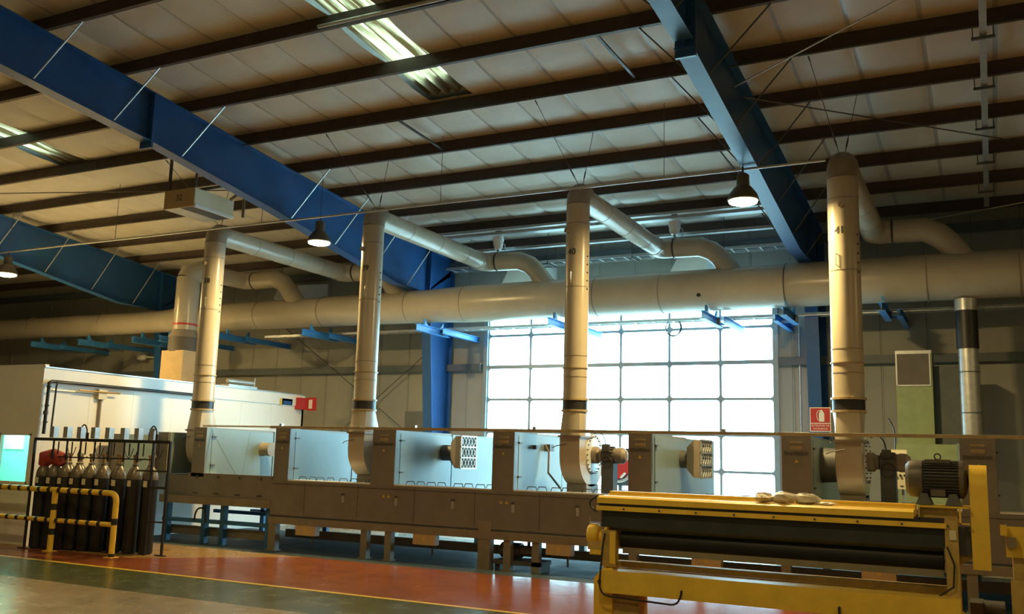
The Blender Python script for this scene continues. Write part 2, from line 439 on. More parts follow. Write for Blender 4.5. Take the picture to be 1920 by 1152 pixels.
def frame(X, label, ytop=2.0):
    t = thing('portal_frame', (X, 23.2, 0), label, 'steel frame', 'blue portal frames')
    # column: tapered I, web along Y; inner flange faces the room
    w = 0.008
    yi0, yi1 = 23.05, 22.35    # inner flange y at floor / at knee
    zk = 6.68
    MB().prism([(yi0, 0), (23.7, 0), (23.7, 7.55), (yi1, zk), ], 'X', X-w, X+w).build('column_web', 'blue_paint', t)
    MB().prism([(yi0-.02, 0), (yi0, 0), (yi1, zk), (yi1-.02, zk)], 'X', X-.15, X+.15).build('column_flange', 'blue_paint', t)
    MB().box(X-.15, X+.15, 23.68, 23.7, 0, 7.6).build('column_flange', 'blue_paint', t)
    MB().box(X-.2, X+.2, 22.85, 23.75, 0, .03).build('base_plate', 'blue_paint', t)
    # rafter web: top follows purlins, haunch deepens towards the wall
    def rt_(y): return Z0-TN*y-0.004
    if X == FR['near']:
        bot = [(22.35, 6.70), (20.3, 6.70), (15.9, 7.33), (12.05, 7.84), (12.05, 7.96), (2.0, 8.65)]
    else:
        bot = [(22.35, 6.65), (20.7, 6.65), (15.64, 7.44), (12.2, 7.88), (2.0, 8.85)]
    poly = [(23.7, rt_(23.7))]+[(23.7, 7.4)]+[b_ for b_ in bot]+[(2.0, rt_(2.0))]
    MB().prism(poly, 'X', X-w, X+w).build('rafter_web', 'blue_paint', t)
    fl = MB(); 
    for a, b_ in zip(bot[:-1], bot[1:]):
        if a[0] == b_[0]:
            continue
        fl.prism([(a[0], a[1]-.02), (a[0], a[1]), (b_[0], b_[1]), (b_[0], b_[1]-.02)], 'X', X-.14, X+.14)
    fl.build('rafter_flange', 'blue_paint', t)
    MB().prism([(23.7, rt_(23.7)-.015), (23.7, rt_(23.7)), (2.0, rt_(2.0)), (2.0, rt_(2.0)-.015)], 'X', X-.14, X+.14).build('rafter_flange', 'blue_paint', t)
    # splice plates with bolts
    s_ = MB(); ysp = 12.15; zb = 7.72 if X == FR['near'] else 7.74
    s_.box(X-.15, X+.15, ysp-.025, ysp+.025, zb, rt_(ysp)-.01)
    for zz in (zb+.08, zb+.2, zb+.55, zb+.8):
        for dx in (-.09, .09): s_.cyl((X+dx, ysp-.05, zz), (X+dx, ysp+.05, zz), .016, n=6)
    s_.build('splice_plate', 'blue_paint', t)
    MB().box(X-.15, X+.15, 22.33, 22.37, 6.66, rt_(22.35)-.01).build('stiffener', 'blue_paint', t)
    for y in PURL[1:9]:
        if X == FR['mid'] and abs(y-14.76) < .1: continue
        zf = [b1[1]+(b0[1]-b1[1])*(y-.15-b1[0])/(b0[0]-b1[0]) for b0, b1 in zip(bot[:-1], bot[1:]) if b0[0] != b1[0] and b1[0] <= y-.15 <= b0[0]][0]
        for sx in (1, -1):
            MB().bar((X+sx*.11, y-.15, zf+.03), (X+sx*1.05, y, pz(y)+.05), .022, .022).build('flange_brace', 'galv' if X != FR['near'] else 'girt', t)
    return t
frame(FR['near'], 'blue steel portal frame right of the glazed door, behind duct 41')
frame(FR['mid'], 'blue steel portal frame left of the glazed door, behind duct 39')
frame(FR['far'], 'blue steel portal frame deepest at the left, dim above the white booth')

# girts on the wall
tag(MB().prism([(WY-.20, 4.52), (WY-.20, 4.72), (WY-.0, 4.72), (WY-.0, 4.70), (WY-.18, 4.70), (WY-.18, 4.52)], 'X', XL+1, DX0-.14).build('wall_girt', 'girt'), 'dark horizontal wall girt left of the glazed door', 'wall beam', 'wall girts')
tag(MB().prism([(WY-.20, 4.52), (WY-.20, 4.72), (WY-.0, 4.72), (WY-.0, 4.70), (WY-.18, 4.70), (WY-.18, 4.52)], 'X', DX1+.14, XR-.1).build('wall_girt', 'girt'), 'dark horizontal wall girt right of the glazed door', 'wall beam', 'wall girts')
tag(MB().box(XL+1, XR-.1, WY-.2, WY-.03, 7.55, 7.78).build('eave_strut', 'girt'), 'dark eave strut along the top of the back wall', 'wall beam')
# wall bracing rods
def rod(name, pts, r, m, label, cat, group=None, n=8):
    return tag(MB().tube(pts, r, n).build(name, m), label, cat, group)
rod('bracing_rod', [(-20.5, WY-.24, 6.2), (-14.6, WY-.24, 2.2)], .012, 'dark_grey', 'thin dark wall bracing rod falling to the right, left of the blue column', 'rod', 'wall bracing rods')
rod('bracing_rod', [(-20.0, WY-.27, 1.0), (-14.6, WY-.27, 5.2)], .012, 'dark_grey', 'thin dark diagonal bracing rod on the wall rising to the right above the white booth', 'rod', 'wall bracing rods')
# roof bracing rods
rod('bracing_rod', [(-3.3, 14.0, 7.95), (3.5, 9.8, 8.5)], .012, 'galv', 'thin roof bracing rod rising to the upper right from the right blue rafter', 'rod', 'roof bracing rods')
rod('bracing_rod', [(-3.3, 14.6, 8.0), (0.6, 18.6, 8.05)], .012, 'dark_grey', 'thin roof bracing rod falling to the right behind the rafter near the trunking', 'rod', 'roof bracing rods')
rod('bracing_rod', [(-1.15, 22.9, 7.72), (1.75, 22.0, 7.82)], .012, 'galv', 'thin pale bracing rod rising right above the elbow of duct 41', 'rod', 'roof bracing rods')
rod('bracing_rod', [(-21.5, 13.6, 8.0), (-14.3, 16.2, 8.05)], .012, 'dark_grey', 'thin roof bracing rod passing above the suspended unit heater', 'rod', 'roof bracing rods')

# wall oddments near eaves: cable ladder and trays under the last roof bays
def ladder(x0, x1, y0, y1, z, name, label, step=0.35, hang=True):
    mb = MB()
    mb.box(x0, x1, y0-.01, y0+.01, z, z+.07).box(x0, x1, y1-.01, y1+.01, z, z+.07)
    x = x0+.1
    while x < x1: mb.box(x-.015, x+.015, y0, y1, z+.01, z+.035); x += step
    t = thing(name, ((x0+x1)/2, (y0+y1)/2, z), label, 'cable tray', 'cable ladders under the roof')
    mb.build('ladder', 'galv', t)
    x = x0+.8
    while x < x1 and hang:
        h = MB(); h.box(x-.02, x+.02, y0-.03, y1+.03, z-.04, z)
        h.cyl((x, y0-.02, z-.04), (x, y0-.02, Z0-TN*y0+.2), .008, n=6); h.cyl((x, y1+.02, z-.04), (x, y1+.02, Z0-TN*y1+.2), .008, n=6)
        h.build('hanger', 'dark_grey', t); x += 2.4
ladder(-13.6, -4.0, 22.5, 22.95, 7.30, 'cable_ladder', 'grey cable ladder hung close to the back wall above the glazed door')
def duct_run(pts, r, m, name, label, cat): return tag(MB().tube(pts, r, 12).build(name, m), label, cat)
tag(MB().box(-13.4, -3.8, 21.95, 22.1, 7.62, 7.69).build('cable_trunking', 'galv'), 'slim galvanised trunking running under the roof beside the cable ladder', 'trunking')
tag(MB().box(-13.4, -3.8, 20.6, 20.68, 7.82, 7.88).build('conduit_pipe', 'silver'), 'bright thin conduit under the roof in front of the slim trunking', 'conduit')
# perforated tray
pt = MB(); pt.box(-13.4, -3.8, 20.95, 21.2, 7.80, 7.82).box(-13.4, -3.8, 20.94, 20.96, 7.80, 7.87)
tag(pt.build('perforated_tray', 'galv'), 'perforated grey cable tray under the last roof bays', 'cable tray')

# overhead trunking at the right with cross brackets
t = thing('ceiling_trunking', (0.22, 16, pz(16)-.2), 'grey trunking running towards the wall at the upper right, with dark cross brackets', 'trunking')
mb = MB(); y0, y1 = 5.0, 22.4
for a, b_ in ((-.05, .05),):
    mb.add([(0.17,y0,pz(y0)-.14),(0.27,y0,pz(y0)-.14),(0.27,y1,pz(y1)-.14),(0.17,y1,pz(y1)-.14),(0.17,y0,pz(y0)-.07),(0.27,y0,pz(y0)-.07),(0.27,y1,pz(y1)-.07),(0.17,y1,pz(y1)-.07)],
           [(0,3,2,1),(4,5,6,7),(0,1,5,4),(1,2,6,5),(2,3,7,6),(3,0,4,7)])
mb.build('channel', 'galv', t)
for y in PURL[1:10]:
    z = pz(y)-.16
    h = MB().box(.06, .38, y-.03, y+.03, z-.03, z); h.cyl((.08, y, z), (.08, y, z+.16), .008, n=6); h.cyl((.36, y, z), (.36, y, z+.16), .008, n=6)
    h.build('cross_bracket', 'dark_grey', t)

# sprinkler main and conduits under the purlins
def hung_pipe(x0, x1, y, z, r, m, label, cat='pipe', nm='sprinkler_pipe', step=4.8):
    t = thing(nm, ((x0+x1)/2, y, z), label, cat)
    MB().cyl((x0, y, z), (x1, y, z), r, n=12).build('pipe', m, t)
    x = x0+1.3
    while x < x1:
        MB().cyl((x, y, z), (x, y, pz(y)+.2), .006, n=6).build('hanger_rod', 'dark_grey', t); x += step
hung_pipe(-40, -2.25, 16.05, 7.24, .024, 'galv', 'thin grey sprinkler pipe strung across the hall in front of the ducts')
hung_pipe(-20, 10.5, 14.68, pz(14.68)-.03, .016, 'girt', 'thin dark pipe along the underside of a middle roof purlin')
hung_pipe(-9.4, -3.7, 11.25, pz(11.25)-.02, .03, 'galv', 'pale conduit tucked under a purlin left of the right blue rafter', 'conduit', 'conduit_pipe')
for i, (x, y, l) in enumerate(((-10.2, 14.76, 1.66), (-5.3, 13.09, 1.66), (-2.1, 11.43, 1.66))):
    z = pz(y)+.05
    tag(MB().bar((x, y, z), (x+.12, y+l, pz(y+l)+.05), .05, .03).build('sag_strut', 'dark_grey'),
        ['short dark strut between two purlins left of duct 40 hangers, above duct 39', 'short dark strut between two purlins above duct 40', 'short dark strut between two purlins right of the right blue rafter'][i], 'strut', 'purlin struts')

# ------------------------------------------------------------------ main duct
PY, PZ = 21.7, 6.14
t = thing('main_duct', (-10, PY, PZ), 'large cream horizontal collector duct crossing the whole hall below the roof', 'duct')
mb = MB()
mb.tube([(-43, PY, PZ-.02), (-23.6, PY, PZ-.02), (-22.8, PY, PZ), (-15.4, PY, PZ), (-14.6, PY, PZ), (-13.4, PY, PZ), (-12.4, PY, PZ), (-2, PY, PZ+.02), (11.5, PY, PZ+.02)],
        [.36, .36, .42, .44, .45, .46, .50, .505, .52], 48)
mb.build('pipe', 'duct_cream', t)
for x, r in ((-30, .362), (-26.4, .362), (-22.8, .424), (-19.6, .435), (-17.2, .442), (-14.2, .458), (-12.4, .502), (-8.6, .505), (-6.9, .506), (-3.95, .506), (-1.0, .51), (.75, .51)):
    MB().cyl((x-.012, PY, PZ+.008), (x+.012, PY, PZ+.008), r+.006, n=48).build('seam_band', 'duct_seam', t)
MB().cyl((-5.9, PY-.5, PZ-.18), (-5.9, PY-.40, PZ-.16), .045, n=16).build('port', 'black_paint', t)
def pipe_strap(x):
    MB().tube([(x, PY+.53*math.cos(a), PZ+.53*math.sin(a)) for a in [2*PI*i/40 for i in range(40)]], .01, 6, closed=True).build('strap', 'dark_grey', t)
pipe_strap(-3.95)
# cantilever brackets
BX = [-28.96, -26.6, -24.1, -22.9, -20.5, -17.3, -13.45, -9.6, -5.72, -3.9, -1.87]
def bracket(x, label):
    b_ = thing('pipe_bracket', (x, 22, 5.35), label, 'bracket', 'blue pipe brackets under the main duct')
    a = MB(); z = 5.52
    a.box(x-.07, x+.07, 20.85, 22.5, z, z+.012).box(x-.006, x+.006, 20.85, 22.5, z-.16, z).box(x-.07, x+.07, 20.85, 22.5, z-.172, z-.16)
    a.build('arm', 'blue_bracket', b_)
    a = MB(); q = x+(.28 if x != -3.9 else -.35); a.box(q-.06, q+.06, 21.75, WY, z-.16, z-.15).box(q-.005, q+.005, 21.75, WY, z-.15, z-.02).box(q-.06, q+.06, 21.75, WY, z-.02, z-.01).box(x, q, 22.4, 22.46, z-.12, z-.06)
    a.build('wall_arm', 'blue_bracket', b_)
    MB().prism([(21.2, z+.01), (21.42, z+.01), (21.30, z+.10), (21.22, z+.20)], 'X', x-.03, x+.03).build('saddle', 'blue_bracket', b_)
    MB().prism([(21.98, z+.01), (22.2, z+.01), (22.18, z+.20), (22.1, z+.10)], 'X', x-.03, x+.03).build('saddle', 'blue_bracket', b_)
    MB().box(x+.02, x+.09, 22.1, 22.2, z-.16, z+.02).build('clip', 'dark_grey', b_)
pos = ["near the far left edge", "over the booth's left roof edge", "over the booth's middle", "beside the booth's roof duct", "just right of duct 38",
       'left of duct 39', "on the middle blue column", 'half hidden behind duct 40', 'over the right part of the door', 'at the right edge of the glazed door', 'right of duct 41']
for x, p in zip(BX, pos): bracket(x, 'blue bracket under the main duct, '+p)
# cable tray and red pipe running behind/below the main duct
tag(MB().cyl((-20, 22.9, 5.62), (11, 22.9, 5.62), .03, n=10).build('red_pipe', 'red_dull'), 'dull red pipe running along the wall below the main duct', 'pipe')
ladder(-20, 4.5, 22.35, 22.65, 5.54, 'cable_ladder', 'thin cable ladder running behind and below the main duct', 0.5, hang=False)

# ------------------------------------------------------------------ risers with branch, elbows, drop
RISERS = [('38', -16.42, .245), ('39', -11.80, .235), ('40', -6.95, .23), ('41', -2.03, .255)]
RY, TZ, BY = 16.4, 7.20, 21.45
ZPOS = {'38': 'beside the gas bottles', '39': 'between the left and middle', '40': 'in front of the glazed door', '41': 'right of the glazed door'}
def riser(num, X, r):
    t = thing('exhaust_duct', (X, RY, 3.0), 'cream vertical exhaust duct marked %s, %s' % (num, {'38': 'rising beside the gas bottles and booth', '39': 'rising left of the middle blue column', '40': 'rising in front of the glazed door', '41': 'rising right of the glazed door'}[num]), 'duct', 'numbered exhaust ducts')
    mb = MB(); mb.tube([(X, RY, 3.17), (X, RY, TZ-r*.9)], r, 40); mb.build('riser', 'duct_cream', t)
    a = [(X, RY, TZ-r*.9)]+arc((X, RY, TZ-r*.7), (X, RY, TZ+.02), (X, RY+r*1.4, TZ+.02), 3)[1:]
    MB().tube([(X, RY, TZ-r*.95), (X, RY+.02, TZ-.05), (X, RY+.12, TZ+.03), (X, RY+.28, TZ+.05)], [r, r, r, r*.98], 40).build('top_elbow', 'duct_seam', t)  # darker colour stands in for shade on the elbow's top
    br = MB(); br.tube([(X, RY+.05, TZ), (X, BY-.35, TZ)], [r*.95, r*.95], 40); br.build('branch', 'duct_cream', t)
    MB().tube([(X, BY-.36, TZ), (X, BY-.12, TZ), (X+.14, BY+.04, TZ), (X+.34, BY+.08, TZ)], [r*1.0, r*1.04, r*1.04, r*1.0], 40).build('side_elbow', 'duct_cream', t)
    for y in (RY+1.3, RY+2.6, RY+3.9):
        MB().cyl((X, y-.008, TZ), (X, y+.008, TZ), r*.95+.005, n=40).build('seam_band', 'duct_seam', t)
    MB().cyl((X+.36, BY+.08, TZ), (X+.385, BY+.08, TZ), r*1.08, n=40).build('joint_ring', 'dark_grey', t)
    dx = 1.05
    MB().tube([(X+.38, BY+.08, TZ)]+[(X+.38+q, BY+.08+.1*q, TZ+.0) for q in (.3, .62)]+[(X+1.28, BY+.2, TZ-.12), (X+1.45, BY+.22, TZ-.28), (X+1.95, BY+.25, TZ-.95)], [r*1.02]*3+[r*1.02, r*1.02, r*1.05], 36).build('drop', 'duct_cream', t)
    # seams on the riser, overlaps
    for z in (6.6, 5.35, 4.02, 3.62):
        MB().cyl((X, RY, z-.008), (X, RY, z+.008), r+.006, n=40).build('seam_band', 'duct_seam', t)
    MB().cyl((X, RY, 3.78), (X, RY, 3.80), r+.022, n=40).build('flange', 'rail_ochre', t)
    # number stencil
    u0_ = -0.35 if num == '38' else (-0.25 if num != '41' else -0.02)
    th0 = {'38': -.95, '39': -1.05, '40': -.85, '41': -.45}[num]
    def fn(u, v):
        # angle measured from the camera-facing direction
        base = math.atan2(-RY, -X)  # towards the camera
        an = base+th0*0.6+u/r
        return Vector((X+(r+.004)*math.cos(an), RY+(r+.004)*math.sin(an), 6.02+v))
    tm = text_mb(num, .17, fn, bold=True); tm.build('number_marking', 'ink', t)
    # rivets
    rv = MB(); base = math.atan2(-RY, -X)
    for k in range(5):
        an = base+.95; z = 5.95-.16*k
        rv.cyl((X+r*math.cos(an), RY+r*math.sin(an), z), (X+(r+.02)*math.cos(an), RY+(r+.02)*math.sin(an), z-.005), .014, n=8)
    rv.build('rivet_row', 'dark_grey', t)
    an = base-.5; hx, hy = X+(r+.03)*math.cos(an), RY+(r+.03)*math.sin(an); ix, iy = X+r*.98*math.cos(an), RY+r*.98*math.sin(an)
    MB().tube([(ix, iy, 5.62), (hx, hy, 5.62), (hx, hy, 5.42), (ix, iy, 5.42)], .007, 6).build('handle', 'silver', t)
    # small port near the top
    an = base-(.9 if num != '41' else .1); c = Vector((math.cos(an), math.sin(an), 0))
    MB().cyl(Vector((X, RY, 6.45))+c*(r-.01), Vector((X, RY, 6.45))+c*(r+.07), .05, n=16).build('inspection_port', 'duct_seam', t)
    # black flexible sleeve with clamp rings
    MB().tube([(X, RY, 3.0), (X, RY, 3.19)], [r*1.02, r*1.02], 40).build('flexible_sleeve', 'rubber', t)
    for z in (2.985, 3.195):
        MB().cyl((X, RY, z-.018), (X, RY, z+.018), r*1.12, n=40).build('clamp_ring', 'rail_ochre', t)
    # suspension wires
    for dx, py in ((-.32, PURL[5]), (.32, PURL[4])):
        w = MB(); w.tube([(X+(-.05 if dx < 0 else .05), RY+.1, TZ+r+.02), (X+dx*.9, RY+(py-RY)*.9, pz(py)+.06)], .006, 6)
        p0 = Vector((X+(-.05 if dx < 0 else .05), RY+.1, TZ+r+.02)); p1 = Vector((X+dx*.9, RY+(py-RY)*.9, pz(py)+.06)); dd = p1-p0
        w.tube([p0+dd*.06, p0+dd*.12, p0+dd*.2, p0+dd*.26], [.006, .016, .016, .006], 6)
        w.tube([p0+dd*.93, p0+dd*.96, p0+dd*.99], [.006, .014, .014], 6)
        w.build('suspension_wire', 'dark_grey', t)
    return t
for a in RISERS: riser(*a)

# the fan below each riser
def fan(X, r, label, ml=1.0):
    t = thing('centrifugal_fan', (X, 16.9, 1.25), label, 'fan', 'centrifugal fans under the ducts')
    hw = .20
    # transition from round to rectangular
    mb = MB(); N = 32; ztop, zb = 2.97, 2.52
    ra, rb = [], []
    fy0, fy1 = 16.17, 16.72
    for j in range(N):
        an = 2*PI*j/N; c, s_ = math.cos(an), math.sin(an)
        ra.append((X+r*c, RY+r*s_, ztop))
        m_ = max(abs(c), abs(s_)); rb.append((X+hw*c/m_, (fy0+fy1)/2+(fy1-fy0)/2*s_/m_, zb))
    mb.add(ra+rb, [(j, (j+1) % N, N+(j+1) % N, N+j) for j in range(N)]+[tuple(range(N)), tuple(range(N, 2*N))])
    mb.build('transition', 'duct_cream', t)
    MB().box(X-hw-.03, X+hw+.03, fy0-.03, fy1+.03, 2.485, 2.52).build('flange', 'duct_seam', t)
    # scroll in the YZ plane: front side tangent to the outlet
    cy, cz = 16.84, 2.12
    pts = [(fy1, 2.49), (fy0, 2.49), (fy0, 2.15)]
    for k in range(1, 25):
        a = PI+ (k/24)*(1.5*PI); rr = .67-.12*(k/24)*1.3
        pts.append((cy+rr*math.cos(a), cz+rr*math.sin(a)*.88))
    MB().prism(pts, 'X', X-hw, X+hw).build('scroll_housing', 'duct_cream', t)
    # side plate with bolt circle
    sp = MB(); sp.lathe([(.36, 0), (.36, .015), (.34, .02)], (X+hw, cy, cz+.05), 'X', 40); sp.build('side_plate', 'oven_lid', t)
    bl = MB()
    for k in range(22):
        a = 2*PI*k/22; bl.cyl((X+hw+.01, cy+.345*math.cos(a), cz+.05+.345*math.sin(a)), (X+hw+.045, cy+.345*math.cos(a), cz+.05+.345*math.sin(a)), .012, n=6)
    bl.build('bolt_circle', 'dark_grey', t)
    MB().lathe([(.16, 0), (.16, .10), (.12, .14), (.12, .18)], (X+hw+.02, cy, cz+.05), 'X', 24).build('bearing_hub', 'duct_seam', t)
    if ml == 1:
        mt = MB(); mt.lathe([(.08, 0), (.15, .02), (.15, .26), (.14, .28)], (X+hw+.2, cy, cz+.05), 'X', 24)
        for k in range(16):
            a = 2*PI*k/16; c, s_ = math.cos(a), math.sin(a)
            mt.bar((X+hw+.23, cy+.155*c, cz+.05+.155*s_), (X+hw+.45, cy+.155*c, cz+.05+.155*s_), .012, .03, (0, c, s_))
        mt.build('motor', 'motor_grey', t)
        MB().box(X+hw+.26, X+hw+.40, cy-.20, cy-.12, cz+.12, cz+.26).build('terminal_box', 'dark_grey', t)
        MB().lathe([(.14, 0), (.155, .05), (.15, .14), (.10, .2), (.03, .22)], (X+hw+.48, cy, cz+.05), 'X', 24).build('fan_cowl', 'duct_seam', t)
        MB().tube(arc((X+hw+.33, cy-.18, cz+.26), (X+hw+.30, cy-.25, cz+.55), (X+hw+.1, cy-.2, cz+.45), 8), .01, 8).build('cable', 'rubber', t)
        MB().tube([(X+hw+.35+.11*math.cos(a), cy-.2, cz-.08+.11*math.sin(a)) for a in [2*PI*i/20 for i in range(20)]], .008, 6, closed=True).build('cable', 'rubber', t)
    if ml == .5:
        MB().cyl((X+hw+.14, cy, cz+.05), (X+hw+.38, cy, cz+.05), .13, n=20).build('motor', 'motor_grey', t)
    MB().box(X-.22, X+(.85 if ml == 1 else .22), cy-.35, cy+.35, 1.24, 1.30).build('base_frame', 'dark_grey', t)
    MB().box(X-hw, X+hw, cy-.3, cy+.3, 1.28, 1.62).build('pedestal', 'duct_seam', t)
    if ml == 1: MB().box(X+hw+.22, X+hw+.46, cy-.12, cy+.12, 1.28, cz-.08).build('motor_pedestal', 'dark_grey', t)
    MB().tube([(X-hw-.16, fy0+.02, 2.28), (X-hw-.06, fy0-.02, 2.32), (X-hw+.15, fy0-.03, 2.36)], .008, 6).build('lever', 'dark_grey', t)
    return t
for (num, X, r), lb in zip(RISERS, ('cream centrifugal fan at the left end of the oven under duct 38', 'cream centrifugal fan on the oven under duct 39', 'cream centrifugal fan before the glazed door under duct 40', 'cream centrifugal fan at the right under duct 41')):
    fan(X, r, lb, {'38': 0, '39': .5}.get(num, 1.0))

# ------------------------------------------------------------------ stub duct on the booth (leads into the main duct at the left)
t = thing('booth_duct', (-20.45, 19.5, 3.7), 'short cream flue with red band rising from a tan box on the booth roof', 'duct')
X, Y = -20.45, 19.5
MB().cyl((X, Y, 5.3), (X, Y, 6.95), .33, n=36).build('riser', 'duct_cream', t)
MB().tube([(X, Y, 6.9), (X+.03, Y+.05, 7.05), (X+.2, Y+.3, 7.2), (X+.2, 21.2, 7.2), (X+.3, 21.5, 7.2), (X+.6, 21.55, 7.2)], [.33, .33, .27, .25, .26, .25], 36).build('branch', 'duct_cream', t)
MB().cyl((X+.6, 21.55, 7.2), (X+.63, 21.55, 7.2), .27, n=36).build('joint_ring', 'dark_grey', t)
MB().tube([(X+.63, 21.55, 7.2), (X+1.4, 21.6, 7.22), (X+1.75, 21.6, 7.05), (X+2.3, 21.65, 6.35)], .26, 36).build('drop', 'duct_cream', t)
MB().cyl((X, Y, 5.55), (X, Y, 5.6), .345, n=36).build('red_band', 'red', t)
MB().cyl((X, Y, 4.78), (X, Y, 5.2), .42, .42, n=36).build('dark_collar', 'duct_dark', t)
MB().cyl((X, Y, 5.2), (X, Y, 5.42), .44, .33, n=36).build('cone', 'duct_seam', t)
MB().box(-20.85, -20.02, 19.1, 19.95, 3.75, 4.8).build('plenum_box', 'box_orange', t)

# unlit lamps / valve heads above elbows, silver hoods behind
def unlit(x, y, z, label):
    t = thing('damper_actuator', (x, y, z), label, 'actuator', 'pale actuators above the duct elbows')
    MB().box(x-.06, x+.06, y-.06, y+.06, z+.46, z+.62).build('motor_head', 'dark_grey', t)
    MB().lathe([(.09, 0), (.12, .06), (.15, .25), (.12, .42), (.06, .46)], (x, y, z), 'Z', 20).build('housing', 'white', t)
    MB().cyl((x, y, z-.25), (x, y, z), .035, n=10).build('stem', 'galv', t)
    MB().tube([(x+.12, y, z+.2), (x+.2, y, z+.1), (x+.2, y, z-.1), (x+.1, y, z-.2)], .012, 8).build('tube_loop', 'galv', t)
for X, l in ((-11.80, 'above the duct elbow right of the middle blue frame'), (-6.95, 'above the duct elbow over the right part of the glazed door'), (-16.42, 'above the duct elbow left of the middle blue frame')): unlit(X+.37, BY+.1, TZ+.35, 'pale actuator '+l)
def hood(x, label):
    t = thing('wall_hood', (x, 23.3, 6.4), label, 'hood', 'silver wall hoods behind the main duct')
    MB().add([(x-.3,22.5,7.18),(x+.45,22.5,7.18),(x+.45,22.5,6.8),(x-.5,22.5,6.8),(x-.5,WY,7.45),(x+.6,WY,7.45),(x+.6,WY,6.5),(x-.5,WY,6.5)],
             [(0,1,2,3),(0,4,5,1),(1,5,6,2),(2,6,7,3),(3,7,4,0)]).build('hood_shell', 'booth_trim', t)
    MB().box(x-.32, x+.47, 22.47, 22.5, 7.15, 7.20).build('rim', 'silver', t)
hood(-11.3, 'silver sheet metal wall hood above the left part of the glazed door'); hood(-6.5, 'silver sheet metal wall hood above the right part of the glazed door'); hood(-19.4, 'dim silver hood on the wall behind the small elbow at the left')

# ------------------------------------------------------------------ lamps
def lamp(x, y, z, label, watt=LAMP_W):
    t = thing('high_bay_lamp', (x, y, z), label, 'lamp', 'lit high-bay lamps')
    MB().lathe([(.26, 0), (.275, .02), (.24, .12), (.15, .24), (.11, .27), (.11, .46), (.06, .50), (.02, .51)], (x, y, z), 'Z', 32).build('reflector', 'lamp_body', t)
    MB().lathe([(.25, 0), (.24, -.03), (.15, -.06), (.02, -.07)], (x, y, z-.002), 'Z', 32).build('lens', 'lamp_lens', t)
    MB().tube([(x, y, z+.5), (x, y, z+.62)], .02, 8).build('hook', 'dark_grey', t)
    MB().tube([(x, y, z+.6), (x, y, 7.30 if abs(x-FR['near']) < .12 and y > 10 else pz(y)+.02)], .007, 6).build('chain', 'dark_grey', t)
    L = bpy.data.lights.new('lamp_light', 'AREA'); L.shape = 'DISK'; L.size = .5; L.energy = watt; L.color = WARM
    o = bpy.data.objects.new('lamp_light', L); COL.objects.link(o); o.location = (0, 0, -.085); o.parent = t
lamp(-3.62, 15.9, 6.62, 'lit warm high-bay lamp hanging under the right blue rafter')
lamp(-13.54, 16.72, 6.85, 'lit warm high-bay lamp hanging before the middle blue rafter, left of duct 39')
lamp(-23.61, 16.05, 6.62, 'lit warm high-bay lamp cut by the left edge of the photo')
GR = 'unseen high-bay lamps added around the viewpoint'
for x, wx in ((-24.2, 'far to the left'), (-13.6, 'to the left'), (-3.0, 'above'), (6.9, 'to the right')):  # unseen lamps added to light the frontal faces warm
    for y, wy in ((7.2, 'ahead of'), (-2.6, 'behind')):
        lamp(x, y, 7.6, 'unseen high-bay lamp added for warm fill, %s and %s the viewpoint' % (wx, wy), LAMP_UNSEEN_W*(.4 if x < -20 else 1))
lamp(6.9, 15.9, 6.62, 'lit warm high-bay lamp out of the photo beyond its right edge', LAMP_UNSEEN_W)

# ------------------------------------------------------------------ suspended unit heater
t = thing('unit_heater', (-15.15, 14.3, 7.2), 'beige rectangular unit marked 32 hung beside the middle blue rafter', 'heater')
x0, x1, ya, yb, z0, z1 = -16.1, -15.2, 14.45, 15.65, 7.30, 7.72
MB().box(x0, x1, ya, ya+.03, z0, z1).build('end_panel', 'box_orange', t)
MB().box(x0, x1, ya+.03, yb, z0+.06, z1).build('casing', 'cream_box', t)
MB().box(x1-.03, x1+.02, ya+.03, yb, z0-.01, z0+.06).build('side_rail', 'oven_lid', t)
MB().box(x0, x0+.45, ya+.03, yb, z0-.0, z0+.05).build('louvre_panel', 'galv', t)
lv = MB()
for k in range(9): lv.box(x0+.46+.045*k, x0+.49+.045*k, ya+.05, yb-.02, z0+.0, z0+.058)
lv.build('louvre_slats', 'dark_grey', t)
text_mb('32', .2, lambda u, v: Vector(((x0+x1)/2+u, ya-.004, z0+.22+v))).build('number_marking', 'ink', t)
MB().box(x0+.02, x0+.07, ya+.05, ya+.1, z1, 8.5).build('hanger_post', 'dark_grey', t)
MB().box(x1-.07, x1-.02, ya+.05, ya+.08, z1, 8.5).build('hanger_post', 'girt', t)
MB().tube([(x1-.02, yb-.1, z1), (x1+.12, yb-.05, z1+.12), (x1+.3, yb, z1+.1), (x1+.3, yb, z0)], .035, 10).build('gas_pipe', 'duct_seam', t)
MB().box(x0, x1+.9, ya+.3, ya+.36, z1+.03, z1+.08).build('support_bar', 'dark_grey', t)

# ------------------------------------------------------------------ white booth
BX1, BY0, BY1, BZ = -17.93, 13.3, 21.9, 3.68
t = thing('booth', (-22, 17, 0), 'long white panelled booth at the left with a lit window in its front', 'booth')
wx0, wx1, wz0, wz1 = -19.15, -18.13, 1.25, 2.30
mb = MB().box(-27, wx0, BY0, BY0+.08, 0, BZ).box(wx1, BX1, BY0, BY0+.08, 0, BZ).box(wx0, wx1, BY0, BY0+.08, 0, wz0).box(wx0, wx1, BY0, BY0+.08, wz1, BZ)
mb.build('front_wall', 'booth_white', t)
MB().box(BX1-.08, BX1, BY0+.08, BY1, 0, BZ).build('side_wall', 'booth_white', t)
MB().box(-27, BX1, BY1-.08, BY1, 0, BZ).build('rear_wall', 'booth_white', t)
MB().box(-27, BX1-.01, BY0+.02, BY1-.02, BZ-.06, BZ).build('roof', 'booth_white', t)
MB().box(BX1, BX1+.03, BY0-.03, BY1+.02, BZ-.30, BZ+.03).build('fascia', 'booth_trim', t)
